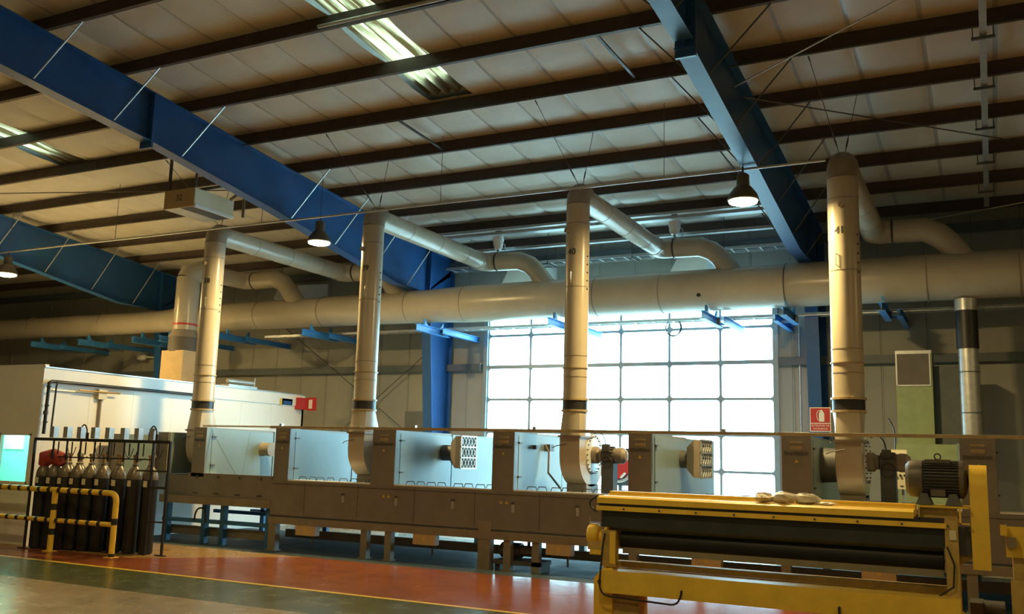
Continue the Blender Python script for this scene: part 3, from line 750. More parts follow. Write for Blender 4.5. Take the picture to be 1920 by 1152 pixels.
MB().box(-27, BX1, BY0+.0, BY0+.1, BZ, BZ+.10).build('fascia', 'booth_trim', t)
MB().box(BX1, BX1+.025, BY0-.03, BY0+.14, 0, BZ-.3).build('corner_post', 'booth_trim', t)
MB().box(BX1, BX1+.06, BY0-.03, BY1+.03, BZ+.03, BZ+.05).build('roof_edge', 'silver', t)
jn = MB()
for y in (14.5, 15.7, 16.9, 18.1, 19.3, 20.5): jn.box(BX1, BX1+.004, y-.005, y+.005, 0, BZ-.3)
jn.build('panel_joints', 'booth_trim', t)
fr_ = MB()
fr_.box(wx0, wx1, BY0-.01, BY0+.06, wz0, wz0+.04).box(wx0, wx1, BY0-.01, BY0+.06, wz1-.04, wz1).box(wx0, wx0+.04, BY0-.01, BY0+.06, wz0, wz1).box(wx1-.04, wx1, BY0-.01, BY0+.06, wz0, wz1)
wn = fr_.build('window', 'booth_trim', t)
MB().box(wx0+.04, wx1-.04, BY0+.03, BY0+.036, wz0+.04, wz1-.04).build('pane', 'booth_glass', wn)
MB().box(-25, wx1+.1, BY0+1.4, BY0+1.44, 0, 3.6).build('inner_wall', 'stand_teal', t)
tag(MB().box(-20.95, -20.25, BY0+1.37, BY0+1.40, 1.95, 2.35).build('notice_board', 'white'), 'pale board inside the booth seen through its window', 'board')
L = bpy.data.lights.new('booth_light', 'AREA'); L.size = 1.2; L.energy = 160; L.color = (.75, 1, .92)
o = bpy.data.objects.new('booth_light', L); COL.objects.link(o); o.location = (-20.2, BY0+.7, 3.3)
# things on the booth
t = thing('booth_pipework', (BX1+.1, 13.4, 2.2), 'dark pipe running along the top of the booth side and dropping at its corner', 'pipe')
px = BX1+.12
MB().tube([(px, BY0+4.6, 3.42), (px, BY0+.12, 3.42), (px, BY0+.05, 3.38), (px, BY0+.04, 2.3)], .035, 12).build('main_pipe', 'black_paint', t)
MB().tube([(px+.2, BY0+.4, 3.40), (px+.2, BY0+.1, 3.40), (px+.2, BY0+.08, 3.3), (px+.2, BY0+.06, 2.45)], .02, 10).build('drop_pipe', 'black_paint', t)
MB().cyl((px, BY0+.8, 3.28), (px, BY0+1.9, 3.28), .018, n=8).build('copper_pipe', 'copper', t)
for y in (BY0+.05,):
    for z in (3.3, 2.9, 2.55): MB().cyl((px-.06, y, z), (px+.06, y, z), .018, n=8).build('clamp', 'black_paint', t)
MB().lathe([(.05, -.04), (.05, .04)], (px, BY0+.04, 2.75), 'Z', 12).build('valve', 'dark_grey', t)
tag(MB().box(BX1, BX1+.10, 14.65, 14.87, 3.12, 3.34).build('junction_box', 'cream_box'), 'small beige junction box on the booth side wall', 'junction box')
tag(MB().cyl((BX1+.04, 14.76, 2.2), (BX1+.04, 14.76, 3.12), .028, n=10).build('conduit', 'duct_seam'), 'vertical conduit below the junction box on the booth side', 'conduit')
tag(MB().cyl((BX1+.04, 13.5, 3.24), (BX1+.04, 14.65, 3.24), .018, n=10).build('conduit', 'galv'), 'horizontal conduit between booth corner and junction box', 'conduit')
t = thing('alarm_box', (BX1+.1, 21.75, 3.25), 'small red alarm box at the far end of the booth side wall', 'alarm box')
MB().box(BX1, BX1+.16, 21.5, 21.85, 3.28, 3.62).build('case', 'red', t)
MB().box(BX1+.16, BX1+.48, 21.86, 21.88, 3.26, 3.64).build('sign_plate', 'red', t)
MB().box(BX1+.22, BX1+.34, 21.845, 21.86, 3.32, 3.58).build('symbol', 'white', t)
MB().box(BX1+.02, BX1+.12, 21.6, 21.75, 3.62, 3.68).build('beacon', 'white', t)
t = thing('small_sign', (BX1+.02, 21.0, 3.3), 'small sign with blue-violet band beside the red alarm box on the booth', 'sign')
MB().box(BX1, BX1+.03, 20.8, 21.35, 3.36, 3.56).build('plate', 'white', t)
MB().box(BX1+.03, BX1+.035, 20.95, 21.3, 3.38, 3.5).build('band', 'blue_paint', t)
MB().box(BX1+.03, BX1+.035, 20.8, 20.9, 3.36, 3.56).build('band', 'triangle', t)
t = thing('roof_spotlight', (-17.9, 18.9, 3.75), 'short grey tube lamp lying on the booth roof edge', 'lamp')
MB().cyl((-18.1, 18.9, 3.9), (-18.1, 19.9, 3.9), .06, n=12).build('tube', 'galv', t)
MB().box(-18.25, -17.95, 18.8, 19.9, 3.73, 3.80).build('base', 'galv', t)
MB().cyl((-18.1, 19.95, 3.75), (-18.1, 19.95, 4.05), .015, n=8).build('post', 'galv', t)
MB().box(-18.2, -18.0, 17.9, 18.0, 3.73, 3.88).build('bracket', 'galv', t)

# dim camera/speaker on the dark wall
t = thing('wall_camera', (-26.7, 23.5, 5.1), 'small pale bullet camera on the dim wall above the booth', 'camera')
cpx = (-26.75, WY-.3, 5.22)
MB().lathe([(.10, 0), (.14, .12), (.13, .28), (.05, .34)], cpx, 'X', 16).build('housing', 'white', t)
MB().bar((cpx[0]+.3, WY-.3, 5.22), (cpx[0]+.5, WY, 5.22), .05).build('arm', 'white', t)

# ------------------------------------------------------------------ gas bottles, rack
CX = [(-17.39, 13.12), (-17.13, 13.18), (-16.87, 13.24), (-16.60, 13.31), (-16.31, 13.37), (-16.02, 13.44), (-15.64, 13.53), (-15.29, 13.61), (-14.94, 13.70)]
c0 = thing('gas_bottle', (CX[0][0], CX[0][1], 0), '', 'gas bottle', 'black gas bottles under the manifold')
x, y = CX[0]
MB().lathe([(.10, 0), (.133, .02), (.138, .06), (.138, 1.44)], (x, y, 0), 'Z', 28).build('body', 'cylinder_black', c0)
MB().lathe([(.138, 1.44), (.136, 1.50), (.12, 1.57), (.085, 1.64), (.045, 1.69), (.045, 1.73)], (x, y, 0), 'Z', 28).build('shoulder', 'cylinder_grey', c0)
MB().lathe([(.03, 1.74), (.03, 1.86), (.045, 1.87), (.045, 1.92)], (x, y, 0), 'Z', 12).build('valve', 'copper', c0)
MB().box(x-.05, x+.05, y-.144, y-.136, 1.30, 1.42).build('paper_label', 'cream_box', c0)
ordn = ['leftmost', 'second', 'third', 'fourth', 'fifth', 'sixth', 'seventh', 'eighth', 'ninth and rightmost']
c0['label'] = 'black gas bottle with grey shoulder, leftmost in the row beside the white booth'
for i, (x, y) in enumerate(CX[1:], 1):
    dup(c0, (x-CX[0][0], y-CX[0][1], 0), 'black gas bottle with grey shoulder, %s%s' % (ordn[i], ' from the left in the row under the manifold' if i < 8 else ' in the row, beside the rack post'))
for i in range(8):
    x, y = CX[i]
    dup(c0, (x+.06-CX[0][0], y+.30-CX[0][1], 0), 'black gas bottle in the rear row, behind the %s front bottle of the row' % ordn[i].split()[0])
tag(MB().tube([(-17.42, 13.12, 1.66), (-17.36, 13.12, 1.80), (-17.18, 13.16, 1.84), (-17.02, 13.2, 1.80), (-16.95, 13.22, 1.68)], [.10, .15, .16, .14, .08], 16).build('red_cover', 'red_dull'), 'crumpled red cover draped over the valves of the leftmost gas bottles', 'cover')

# the manifold rack follows the same slanted line, just in front of the bottles' necks
def rk(x, off=0.0):
    return 13.15+(x+17.25)*.2375-.19+off
t = thing('gas_manifold', (-16, rk(-16), 0), 'black gas manifold rack with eight grey actuator boxes above the bottles', 'rack')
def hbar(xa, xb, z, h, w=.03): MB().bar((xa, rk(xa), z), (xb, rk(xb), z), w, h).build('rail', 'black_paint', t)
XA, XB = -17.46, -14.42
hbar(XA, XB, 2.19, .06, .06); hbar(-15.1, XB, 1.62, .03); hbar(-14.8, XB, 1.30, .045); hbar(-14.8, XB, .64, .03); hbar(-16.9, -14.8, 1.84, .025)
for x in (XA, XB):
    y = rk(x); MB().box(x-.02, x+.02, y-.02, y+.02, 0, 2.2).box(x-.16, x+.10, y-.03, y+.03, 0, .02).build('post', 'black_paint', t)
y = rk(-14.78); MB().box(-14.80, -14.76, y-.02, y+.02, 0, 2.2).build('post', 'black_paint', t)
AX = [-17.04, -16.73, -16.42, -16.10, -15.78, -15.44, -15.13, -14.80]
for i, x in enumerate(AX):
    y = rk(x)
    MB().box(x-.06, x+.06, y-.06, y+.06, 2.225, 2.45).build('actuator_box', 'galv', t)
    MB().cyl((x+.02, y, 1.78), (x+.02, y, 2.2), .02, n=8).build('drop_tube', 'black_paint', t)
    hs = arc((x+.02, y, 2.1), (x+.22, y-.05, 1.65), (x+.25, y+.03, 2.05), 8) if i % 2 else arc((x, y, 2.0), (x-.10, y-.03, 1.7), (x+.10, y+.12, 1.86), 8)
    MB().tube(hs, .009, 6).build('hose', 'rubber', t)
    MB().cyl((x+.17, y, 1.9), (x+.17, y, 2.15), .014, n=8).build('gauge_stem', 'black_paint', t)
for x in (-16.45, -14.90):
    y = rk(x)
    MB().tube([(x, y, 2.2), (x, y, 2.35)]+arc((x+.02, y, 2.40), (x+.10, y, 2.60), (x+.20, y, 2.40), 6)+[(x+.22, y, 2.2)], .014, 8).build('hose_loop', 'rubber', t)
    MB().lathe([(.03, 2.22), (.03, 2.34)], (x+.22, y, 0), 'Z', 12).build('regulator', 'black_paint', t)

# ------------------------------------------------------------------ striped guard rail
t = thing('guard_rail', (-16, 12.9, 0), 'yellow and black striped tubular guard rail before the gas bottles', 'guard rail')
RG = .055
def striped(path, r, seg, off=0.0, bands=None):
    # alternate yellow and black along a polyline; one mesh per colour-run kept in one part
    mb = MB(); P = [Vector(p) for p in path]
    L = [0]
    for a, b_ in zip(P[:-1], P[1:]): L.append(L[-1]+(b_-a).length)
    def at(s):
        for i in range(len(P)-1):
            if s <= L[i+1]+1e-9: return P[i]+(P[i+1]-P[i])*((s-L[i])/(L[i+1]-L[i]))
        return P[-1]
    mb.mi(0).tube(P, r, 20)
    for s0, s1 in bands: 
        mb.mi(1).tube([at(s0), at(s1)], r+.003, 20)
    return mb
z1, z2 = 1.19, .60
pth = [(-20.5, 12.9, z1), (-15.12, 12.9, z1)]+arc((-15.12, 12.9, z1), (-14.94, 12.9, z1), (-14.94, 12.9, z1-.18), 6)[1:]+[(-14.94, 12.9, 0)]
Ls = 5.38
bands = [(k*.30+.02, k*.30+.11) for k in range(0, 18)]+[(Ls+.28+.30, Ls+.28+.42), (Ls+.28+.95, Ls+.28+1.07)]
bands = [b_ for b_ in bands if b_[0] < 5.3 or b_[0] > 5.6]
striped(pth, RG, .3, bands=bands).build('top_rail', ['yellow', 'black_paint'], t)
striped([(-20.5, 12.9, z2), (-14.98, 12.9, z2)], .047, .3, bands=[(k*.30+.02, k*.30+.11) for k in range(0, 18)]).build('middle_rail', ['yellow', 'black_paint'], t)
striped([(-16.68, 12.9, 0), (-16.68, 12.9, z1-.02)], RG+.003, .3, bands=[(.32, .44), (.80, .92)]).build('post', ['yellow', 'black_paint'], t)
striped([(-19.0, 12.9, 0), (-19.0, 12.9, z1-.02)], RG+.003, .3, bands=[(.32, .44), (.80, .92)]).build('post', ['yellow', 'black_paint'], t)
for x in (-14.94, -16.68, -19.0): MB().box(x-.1, x+.1, 12.8, 13.0, 0, .012).build('foot_plate', 'yellow', t)

# ------------------------------------------------------------------ the oven line
OY = 15.9
t = thing('drying_oven', (-8, 17.5, 0), 'long grey-brown industrial drying oven standing on legs across the hall', 'oven')
x0o, x1o = -13.75, 4.5
body = MB().box(x0o, x1o, OY, OY+.06, .74, 1.46).box(x0o, x1o, OY+.06, 20.3, 1.14, 1.20).box(x0o, x1o, 20.25, 20.3, .74, 1.2).box(x0o, x1o, OY+.06, 20.25, .74, .80)
body.build('body', 'oven_grey', t)
left = MB().box(-16.2, x0o, OY, OY+.06, 1.02, 1.54).box(-16.2, x0o, OY+.06, 20.0, .95, 1.22).box(-17.0, -16.2, OY+.1, 19.6, 1.0, 1.48)
left.build('inlet_section', 'oven_grey', t)
MB().box(-17.0, x0o, OY-.03, OY+.1, .86, 1.03).build('inlet_beam', 'oven_base', t)
MB().box(-16.2, x0o, OY+.06, OY+.4, 1.46, 1.52).build('lid', 'oven_lid', t)
CABX = [(-13.73, -13.33), (-11.19, -10.63), (-8.42, -7.96), (-5.70, -5.27), (-3.04, -2.57), (-.39, .1), (4.5, 4.6)]
for (a0, a1), (b0, b1) in zip(CABX[:-1], CABX[1:]):
    h_ = (b0-a1)/2
    for x in (a1+.01, a1+h_+.005):
        ld = MB().box(x, x+h_-.015, OY-.0, OY+.35, 1.46, 1.485).build('lid', 'oven_lid', t)
        for hx in (x+h_*.28, x+h_*.72):
            MB().tube([(hx-.11, OY+.12, 1.48), (hx-.08, OY+.12, 1.55), (hx+.08, OY+.12, 1.55), (hx+.11, OY+.12, 1.48)], .008, 6).build('lid_handle', 'dark_grey', ld)
            MB().tube([(hx+.04, OY+.28, 1.48), (hx+.07, OY+.28, 1.55), (hx+.21, OY+.28, 1.55), (hx+.24, OY+.28, 1.48)], .008, 6).build('lid_handle', 'dark_grey', ld)
# front doors: seams, latches, warning triangles
x = x0o+.9; k = 0
while x < x1o-.4:
    MB().box(x-.005, x+.005, OY-.004, OY, .78, 1.44).build('door_seam', 'dark_grey', t)
    x += 1.36
for i in range(13):
    x = -11.85+i*1.3
    MB().box(x-.025, x+.025, OY-.02, OY, 1.07, 1.24).build('latch', 'galv', t)
    MB().box(x-.03, x+.03, OY-.035, OY-.0, 1.22, 1.26).build('latch', 'dark_grey', t)
for i in range(7):
    x = -10.8+i*2.65; mbt = MB()
    for dx in (-.06, .06): mbt.prism([(x+dx-.035, 1.22), (x+dx+.035, 1.22), (x+dx, 1.28)], 'Y', OY-.004, OY)
    mbt.build('warning_triangle', 'triangle', t)
for i in range(4):
    x = -15.9+i*.62
    MB().box(x-.02, x+.02, OY-.02, OY, 1.44, 1.50).build('latch', 'dark_grey', t)
    MB().box(x-.10, x+.02, OY-.02, OY, 1.09, 1.12).build('latch', 'dark_grey', t)
MB().box(x0o, x1o, OY-.01, OY+.02, 1.385, 1.395).build('door_seam', 'dark_grey', t)
MB().box(x0o, x1o, OY-.05, OY+.12, .56, .70).build('base_beam', 'oven_base', t)
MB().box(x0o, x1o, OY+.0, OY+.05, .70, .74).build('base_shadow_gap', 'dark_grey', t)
MB().box(x0o, x1o, 20.1, 20.25, .62, .74).build('base_beam', 'oven_base', t)
MB().box(x0o-.3, x1o, OY+.9, OY+1.0, .20, .37).build('lower_rail', 'oven_base', t)
for i, x in enumerate((-13.65, -11.28, -10.70, -8.55, -8.05, -5.6, -3.0, -0.3, 2.3)):
    w_ = .15 if i != 0 else .2
    MB().box(x-w_/2, x+w_/2, OY-.02, OY+.12, 0, .58).box(x-w_/2-.03, x+w_/2+.03, OY-.05, OY+.15, 0, .02).build('leg', 'oven_base', t)
for x in (-13.4, -11.0, -8.3, -5.6, -3.0, -0.3, 2.3):
    MB().box(x-.07, x+.07, 20.1, 20.25, 0, .64).build('leg', 'oven_base', t)
MB().box(-8.66, -8.40, OY-.03, OY+.13, 0, .88).build('leg', 'oven_base', t)
for i, x in enumerate((-12.75, -9.85, -7.0, -4.3, -1.6)):
    MB().box(x-.25, x+.25, OY-.04, OY+.12, .36, .58).build('electrical_box', 'box_orange', t)
    MB().box(x-.03, x+.03, OY-.045, OY-.04, .44, .50).build('box_sticker', 'triangle', t)
    MB().cyl((x+.15, OY+.05, .16), (x+.15, OY+.05, .36), .02, n=8).build('drain', 'dark_grey', t)
# handrail-like conduit beam above the cabinets
# (stands on the cabinets)
bt = thing('overhead_rail', (-7, 15.8, 2.58), 'long ochre pipe rail running across the tops of the oven cabinets', 'rail')
MB().box(-13.9, 3.5, OY+.0, OY+.07, 2.56, 2.615).build('channel', 'rail_ochre', bt)
MB().cyl((-16.0, OY+.15, 2.60), (3.5, OY+.15, 2.60), .022, n=10).build('conduit', 'galv', bt)
for x in (-13.6, -10.2, -7.55, -4.0): MB().box(x-.03, x+.03, OY-.02, OY+.05, 2.60, 2.66).build('clip', 'silver', bt)

# cabinets
CABS = [(-16.11, -15.73), (-13.73, -13.33), (-11.19, -10.63), (-8.42, -7.96), (-5.70, -5.27), (-3.04, -2.57), (-.39, .1)]
def cabinet(i, xa, xb):
    lab = ['left of the first fan, beside the gas bottles', 'between the white booth end and duct 39', 'just right of the fan under duct 39', 'left of the fan under duct 40, facing the blue column', 'against the right part of the glazed door', 'just left of duct 41 below the fire sign', 'behind the yellow belt guard at the right'][i]
    c = thing('oven_cabinet', ((xa+xb)/2, 17, 1.2), 'tall grey oven cabinet '+lab, 'cabinet', 'tall cabinets on the oven')
    MB().box(xa, xb-.03, OY+.02, 18.15, 1.2, 2.56).build('casing', 'oven_grey', c)
    MB().box(xa, xb, OY, OY+.02, 1.46, 2.56).build('front_panel', 'oven_grey', c)
    MB().add([(xb-.03,OY+.02,1.2),(xb,OY+.02,1.2),(xb,18.13,1.2),(xb-.03,18.13,1.2),(xb-.03,OY+.02,2.56),(xb,OY+.02,2.56),(xb,18.13,2.50),(xb-.03,18.13,2.50)],
             [(0,3,2,1),(4,5,6,7),(0,1,5,4),(1,2,6,5),(2,3,7,6),(3,0,4,7)]).build('side_panel', 'oven_side', c)
    MB().box(xa-.1, xb-.02, 18.2, 20.2, 1.2, 2.54).build('rear_casing', 'oven_side', c)
    MB().box(xb, xb+.004, OY+.18, OY+.19, 1.2, 2.5).build('door_edge', 'dark_grey', c)
    for z in (1.72, 2.36):
        MB().box(xb, xb+.03, OY+.17, OY+.30, z-.015, z+.015).build('hinge', 'dark_grey', c)
    # recess handle, lettering too blurred to read, warning triangle
    xm = (xa+xb)/2
    MB().box(xm-.10, xm+.10, OY-.012, OY, 2.44, 2.47).box(xm-.10, xm+.10, OY-.008, OY, 2.34, 2.40).build('handle', 'rail_ochre', c)
    nm = MB(); q = xa+.04; rr = random.Random(3)
    while q < xb-.05:
        w_ = rr.uniform(.012, .03); nm.box(q, q+w_, OY-.004, OY, 2.245, 2.245+rr.choice((.05, .05, .062))); q += w_+.008
    nm.build('blurred_lettering', 'dark_grey', c)
    MB().prism([(xm-.03, 2.13), (xm+.03, 2.13), (xm, 2.185)], 'Y', OY-.004, OY).build('warning_triangle', 'triangle', c)
    if i == 0:
        MB().lathe([(.17, 0), (.15, .08), (.17, .26), (.17, .28)], (xb, 17.80, 2.11), 'X', 24).build('duct_spigot', 'duct_seam', c)
        cr = MB(); cr.bar((xb+.002, OY+.15, 2.50), (xb+.002, 17.1, 1.3), .004, .012).bar((xb+.002, 17.1, 1.3), (xb+.002, 17.3, 2.5), .004, .012); cr.build('panel_crease', 'oven_side', c)
    if i in (2, 4):
        # tapered hood and mesh filter box facing right
        fx = -10.02 if i == 2 else -4.80
        y0_, y1_, z0_, z1_ = (17.45, 18.12, 1.82, 2.50) if i == 2 else (17.32, 18.08, 1.80, 2.50)
        ym = (y0_+y1_)/2
        MB().cyl((xb, ym, 2.14), (fx-.28, ym, 2.14), .17, n=20).build('filter_neck', 'dark_grey', c)
        MB().add([(fx-.30,ym-.22,1.95),(fx-.30,ym+.22,1.95),(fx-.30,ym+.22,2.36),(fx-.30,ym-.22,2.36),(fx-.12,y0_,z0_),(fx-.12,y1_,z0_),(fx-.12,y1_,z1_),(fx-.12,y0_,z1_),(fx,y0_,z0_),(fx,y1_,z0_),(fx,y1_,z1_),(fx,y0_,z1_)],
                 [(0,1,2,3),(0,4,5,1),(1,5,6,2),(2,6,7,3),(3,7,4,0),(4,8,9,5),(5,9,10,6),(6,10,11,7),(7,11,8,4),(8,11,10,9)]).build('filter_hood', 'duct_seam', c)
        MB().box(fx, fx+.01, y0_+.02, y1_-.02, z0_+.02, z1_-.02).build('filter_core', 'ink' if i == 2 else 'dark_grey', c)
        gm = MB()
        for z in (z0_, (2*z0_+z1_)/3, (z0_+2*z1_)/3, z1_): gm.box(fx+.005, fx+.035, y0_-.01, y1_+.01, z-.014, z+.014)
        gm.box(fx+.005, fx+.03, y0_-.01, y0_+.02, z0_, z1_).box(fx+.005, fx+.03, y1_-.02, y1_+.01, z0_, z1_)
        gm.build('filter_frame', 'oven_lid' if i == 2 else 'galv', c)
        ms = MB(); ny, nz_ = 5, 3
        hz = (z1_-z0_)/3
        for row in range(3):
            for q in range(ny):
                ya_ = y0_+(y1_-y0_)*q/ny; yb_ = y0_+(y1_-y0_)*(q+1)/ny; za_ = z0_+row*hz; zb_ = za_+hz
                ms.bar((fx+.02, ya_, za_), (fx+.02, yb_, zb_), .01); ms.bar((fx+.022, yb_, za_), (fx+.022, ya_, zb_), .01)
        ms.build('filter_mesh', 'oven_lid' if i == 2 else 'galv', c)
    if i == 3:
        pm = MB().tube([(xb+.02, 17.25, 2.35), (xb+.1, 17.25, 2.2), (xb+.12, 17.2, 1.8), (xb+.3, 17.4, 1.5)], .022, 8); pm.build('hose', 'duct_seam', c)
        MB().box(xb, xb+.08, 16.7, 16.8, 2.25, 2.33).build('sensor', 'dark_grey', c); MB().box(xb, xb+.10, 17.3, 17.5, 2.22, 2.36).build('sensor', 'dark_grey', c)
    if i == 5:
        MB().lathe([(.3, 0), (.28, .25)], (xb, 17.0, 2.1), 'X', 24).build('duct_spigot', 'dark_grey', c)
for i, (a, b_) in enumerate(CABS): cabinet(i, a, b_)

c = thing('oven_cabinet', (-17.4, 15.6, .9), 'grey cabinet with pale side panel standing behind the gas bottles at the booth', 'cabinet', 'tall cabinets on the oven')
MB().box(-17.68, -17.22, 14.95, 15.8, 0, 2.36).build('casing', 'oven_grey', c)
MB().box(-17.22, -17.2, 14.97, 15.8, 0, 2.34).build('side_panel', 'oven_side', c)
MB().cyl((-17.66, 14.95, 0.9), (-17.66, 14.95, 2.3), .05, n=16).build('rounded_edge', 'oven_grey', c)
c = thing('oven_cabinet', (-17.1, 17, .9), 'narrow grey inlet cabinet between the gas bottle rack and the first fan', 'cabinet', 'tall cabinets on the oven')
MB().box(-17.27, -16.90, OY, 17.6, 1.5, 2.44).build('casing', 'oven_grey', c)
MB().box(-16.90, -16.88, OY+.03, 17.6, 1.5, 2.42).build('side_panel', 'oven_side', c)
tag(MB().box(-15.6, -14.9, WY-.04, WY-.022, 2.6, 3.35).build('wall_grid', 'wall_seam'), 'faint square grid panel on the wall left of the blue column', 'panel')
# blue conveyor frame below the inlet end
t = thing('conveyor_frame', (-15.5, 17, 0), 'dark blue conveyor frame under the left end of the oven', 'frame')
for x in (-16.9, -15.75, -15.2, -13.9):
    MB().box(x-.06, x+.06, OY+.12, OY+.24, 0, .9).build('leg', 'blue_frame', t)
MB().box(-17.0, -13.8, OY+.10, OY+.26, .44, .52).build('rail', 'blue_frame', t)
MB().box(-17.0, -13.8, 17.6, 17.7, .55, .63).build('rail', 'blue_bracket', t)
MB().box(-17.0, -13.8, 18.9, 19.0, .50, .58).build('rail', 'blue_bracket', t)
for x in (-16.6, -14.6): MB().box(x-.06, x+.06, 18.9, 19.0, 0, .86).build('leg', 'blue_frame', t)
MB().box(-17.0, -13.9, OY+.3, OY+.42, .15, .34).build('gear_housing', 'oven_base', t)
MB().tube(arc((-16.0, OY+.1, .5), (-15.95, OY+.05, .85), (-15.7, OY+.1, .75), 6)+[(-15.65, OY+.1, .45)], .02, 8).build('hose', 'rubber', t)
# pump set below the oven
t = thing('pump_set', (-8.3, 16.2, 0), 'dark pump set standing between oven legs left of the yellow press', 'pump')
MB().box(-8.35, -7.4, OY+.0, OY+.55, .12, .20).build('skid', 'dark_grey', t)
MB().cyl((-8.3, OY+.3, .36), (-7.9, OY+.3, .36), .14, n=18).build('motor', 'dark_grey', t)
MB().cyl((-7.9, OY+.3, .36), (-7.55, OY+.3, .36), .10, n=18).build('pump_head', 'motor_grey', t)
MB().box(-7.55, -7.40, OY+.0, OY+.12, 0, .62).build('post', 'oven_base', t)
MB().tube([(-7.75, OY+.3, .46), (-7.75, OY+.3, .62), (-8.15, OY+.35, .62)], .03, 10).build('pipe', 'dark_grey', t)
MB().box(-8.35, -8.25, OY+.1, OY+.5, 0, .12).box(-7.5, -7.4, OY+.12, OY+.5, 0, .12).build('feet', 'dark_grey', t)

# ------------------------------------------------------------------ fire sign on the column, hose reel, wall items
t = thing('fire_sign', (-3.5, 22.5, 2.8), 'red fire extinguisher sign with white pictogram on the right blue column', 'sign')
sx0, sx1, sz0, sz1, sy = -3.67, -3.20, 2.86, 3.42, 22.62
MB().box(sx0, sx1, sy, sy+.015, sz0, sz1).build('board', 'white', t)
MB().box(sx0+.02, sx1-.02, sy-.003, sy, sz0+.20, sz1-.02).build('red_field', 'red', t)
MB().box(sx0+.02, sx1-.02, sy-.003, sy, sz0+.02, sz0+.18).build('red_field', 'red', t)
xc = (sx0+sx1)/2+.03
pg = MB(); pg.prism([(xc-.06, sz0+.23), (xc+.06, sz0+.23), (xc+.06, sz0+.42), (xc+.03, sz0+.47), (xc-.03, sz0+.47), (xc-.06, sz0+.42)], 'Y', sy-.006, sy-.003)
pg.box(xc-.02, xc+.02, sy-.006, sy-.003, sz0+.47, sz0+.50)
pg.tube([(xc-.02, sy-.005, sz0+.49)]+arc((xc-.06, sy-.005, sz0+.48), (xc-.14, sy-.005, sz0+.44), (xc-.08, sy-.005, sz0+.26), 6), .008, 6)
pg.build('pictogram', 'white', t)
text_mb('EXTINTOR DE', .062, lambda u, v: Vector(((sx0+sx1)/2+u, sy-.006, sz0+.135+v))).build('lettering', 'white', t)
text_mb('INCENDIOS', .062, lambda u, v: Vector(((sx0+sx1)/2+u, sy-.006, sz0+.065+v))).build('lettering', 'white', t)

t = thing('hose_reel', (-8.3, 22.6, 0), 'red hose reel on a stand in front of the glazed door', 'hose reel')
hx, hy, hz = -8.33, 22.5, 1.95
MB().box(hx-.36, hx+.36, hy+.1, hy+.3, 1.45, 2.38).build('cabinet', 'girt', t)
MB().lathe([(.33, 0), (.33, .04)], (hx, hy-.06, hz), 'Y', 36).build('disc', 'red', t)
MB().lathe([(.29, 0), (.29, .12)], (hx, hy-.02, hz), 'Y', 36).build('drum', 'red_dull', t)
for rr in (.34, .38): MB().tube([(hx+rr*math.cos(a), hy+.03, hz-.03+rr*math.sin(a)) for a in [PI+.3+2.4*i/14 for i in range(15)]], .018, 8).build('hose', 'oven_lid', t)
MB().tube([(hx+.1, hy-.08, hz-.3), (hx+.22, hy-.1, hz-.18)], .03, 8).build('nozzle', 'white', t)
MB().box(hx-.04, hx+.04, hy+.15, hy+.25, 0, 1.45).build('stand', 'girt', t)
# conduit right of the door, small valve
tag(MB().cyl((-4.05, WY-.1, 0), (-4.05, WY-.1, 5.5), .022, n=10).build('conduit', 'galv'), 'bright vertical conduit on the wall right of the glazed door', 'conduit')
t = thing('wall_valve', (-3.9, WY-.1, 2.9), 'small dark valve fixed to the wall left of the fire sign', 'valve')
MB().lathe([(.05, 0), (.09, .04), (.09, .12), (.04, .16)], (-4.0+.2, WY-.12, 2.72), 'Z', 12).build('body', 'dark_grey', t)
MB().cyl((-3.8, WY-.12, 2.88), (-3.8, WY-.12, 3.15), .015, n=8).build('stem', 'dark_grey', t)
# coiled cable at the top of the door
t = thing('coiled_cable', (-6.9, 22.5, 5.2), 'dark coiled cable hanging from the thin cable ladder in front of the door', 'cable')
cc = MB()
for k in range(3):
    cc.tube([(-6.9+(.19+.01*k)*math.cos(a), 22.48+.02*k, 5.40+(.22-.01*k)*math.sin(a)) for a in [2*PI*i/24 for i in range(24)]], .012, 6, closed=True)
cc.build('coil', 'rubber', t)
MB().cyl((-6.9, 22.5, 5.6), (-6.9, 22.5, 5.66), .01, n=6).build('tail', 'rubber', t)

# green cabinet with grille duct and grey flue at the right
t = thing('green_cabinet', (-1.1, 21.5, 0), 'pale green machine cabinet with a tall grille-topped tower at the right wall', 'cabinet')
MB().box(-1.74, -.45, 21.0, 22.4, 0, 2.58).build('cabinet_body', 'green_paint', t)
MB().box(-1.73, -1.0, 22.0, 22.9, 2.58, 4.62).build('tower', 'green_paint', t)
MB().box(-1.73, -1.0, 21.995, 22.0, 4.55, 4.62).build('tower_cap', 'galv', t)
g_ = MB().box(-1.69, -1.05, 21.985, 22.0, 3.88, 4.55); g_.build('grille', 'duct_dark', t)
gf = MB(); a0, a1, b0, b1 = -1.71, -1.04, 3.86, 4.56
gf.box(a0, a1, 21.975, 22.0, b0-.02, b0+.015).box(a0, a1, 21.975, 22.0, b1-.015, b1+.02).box(a0-.015, a0+.015, 21.975, 22.0, b0, b1).box(a1-.015, a1+.015, 21.975, 22.0, b0, b1)
gf.build('grille_frame', 'galv', t)
MB().box(-1.66, -1.56, 20.97, 21.0, 2.02, 2.12).build('switch', 'cream_box', t)
MB().cyl((-1.57, 20.98, 1.93), (-1.57, 20.94, 1.93), .03, n=10).build('push_button', 'ink', t)
MB().box(-1.0, -.2, 22.3, 22.9, 0, 4.3).build('side_housing', 'girt', t)
t = thing('flue_pipe', (-.3, 21.4, 2.5), 'galvanised flue pipe with black upper sleeve at the right wall', 'flue')
fx, fy = -.28, 21.7
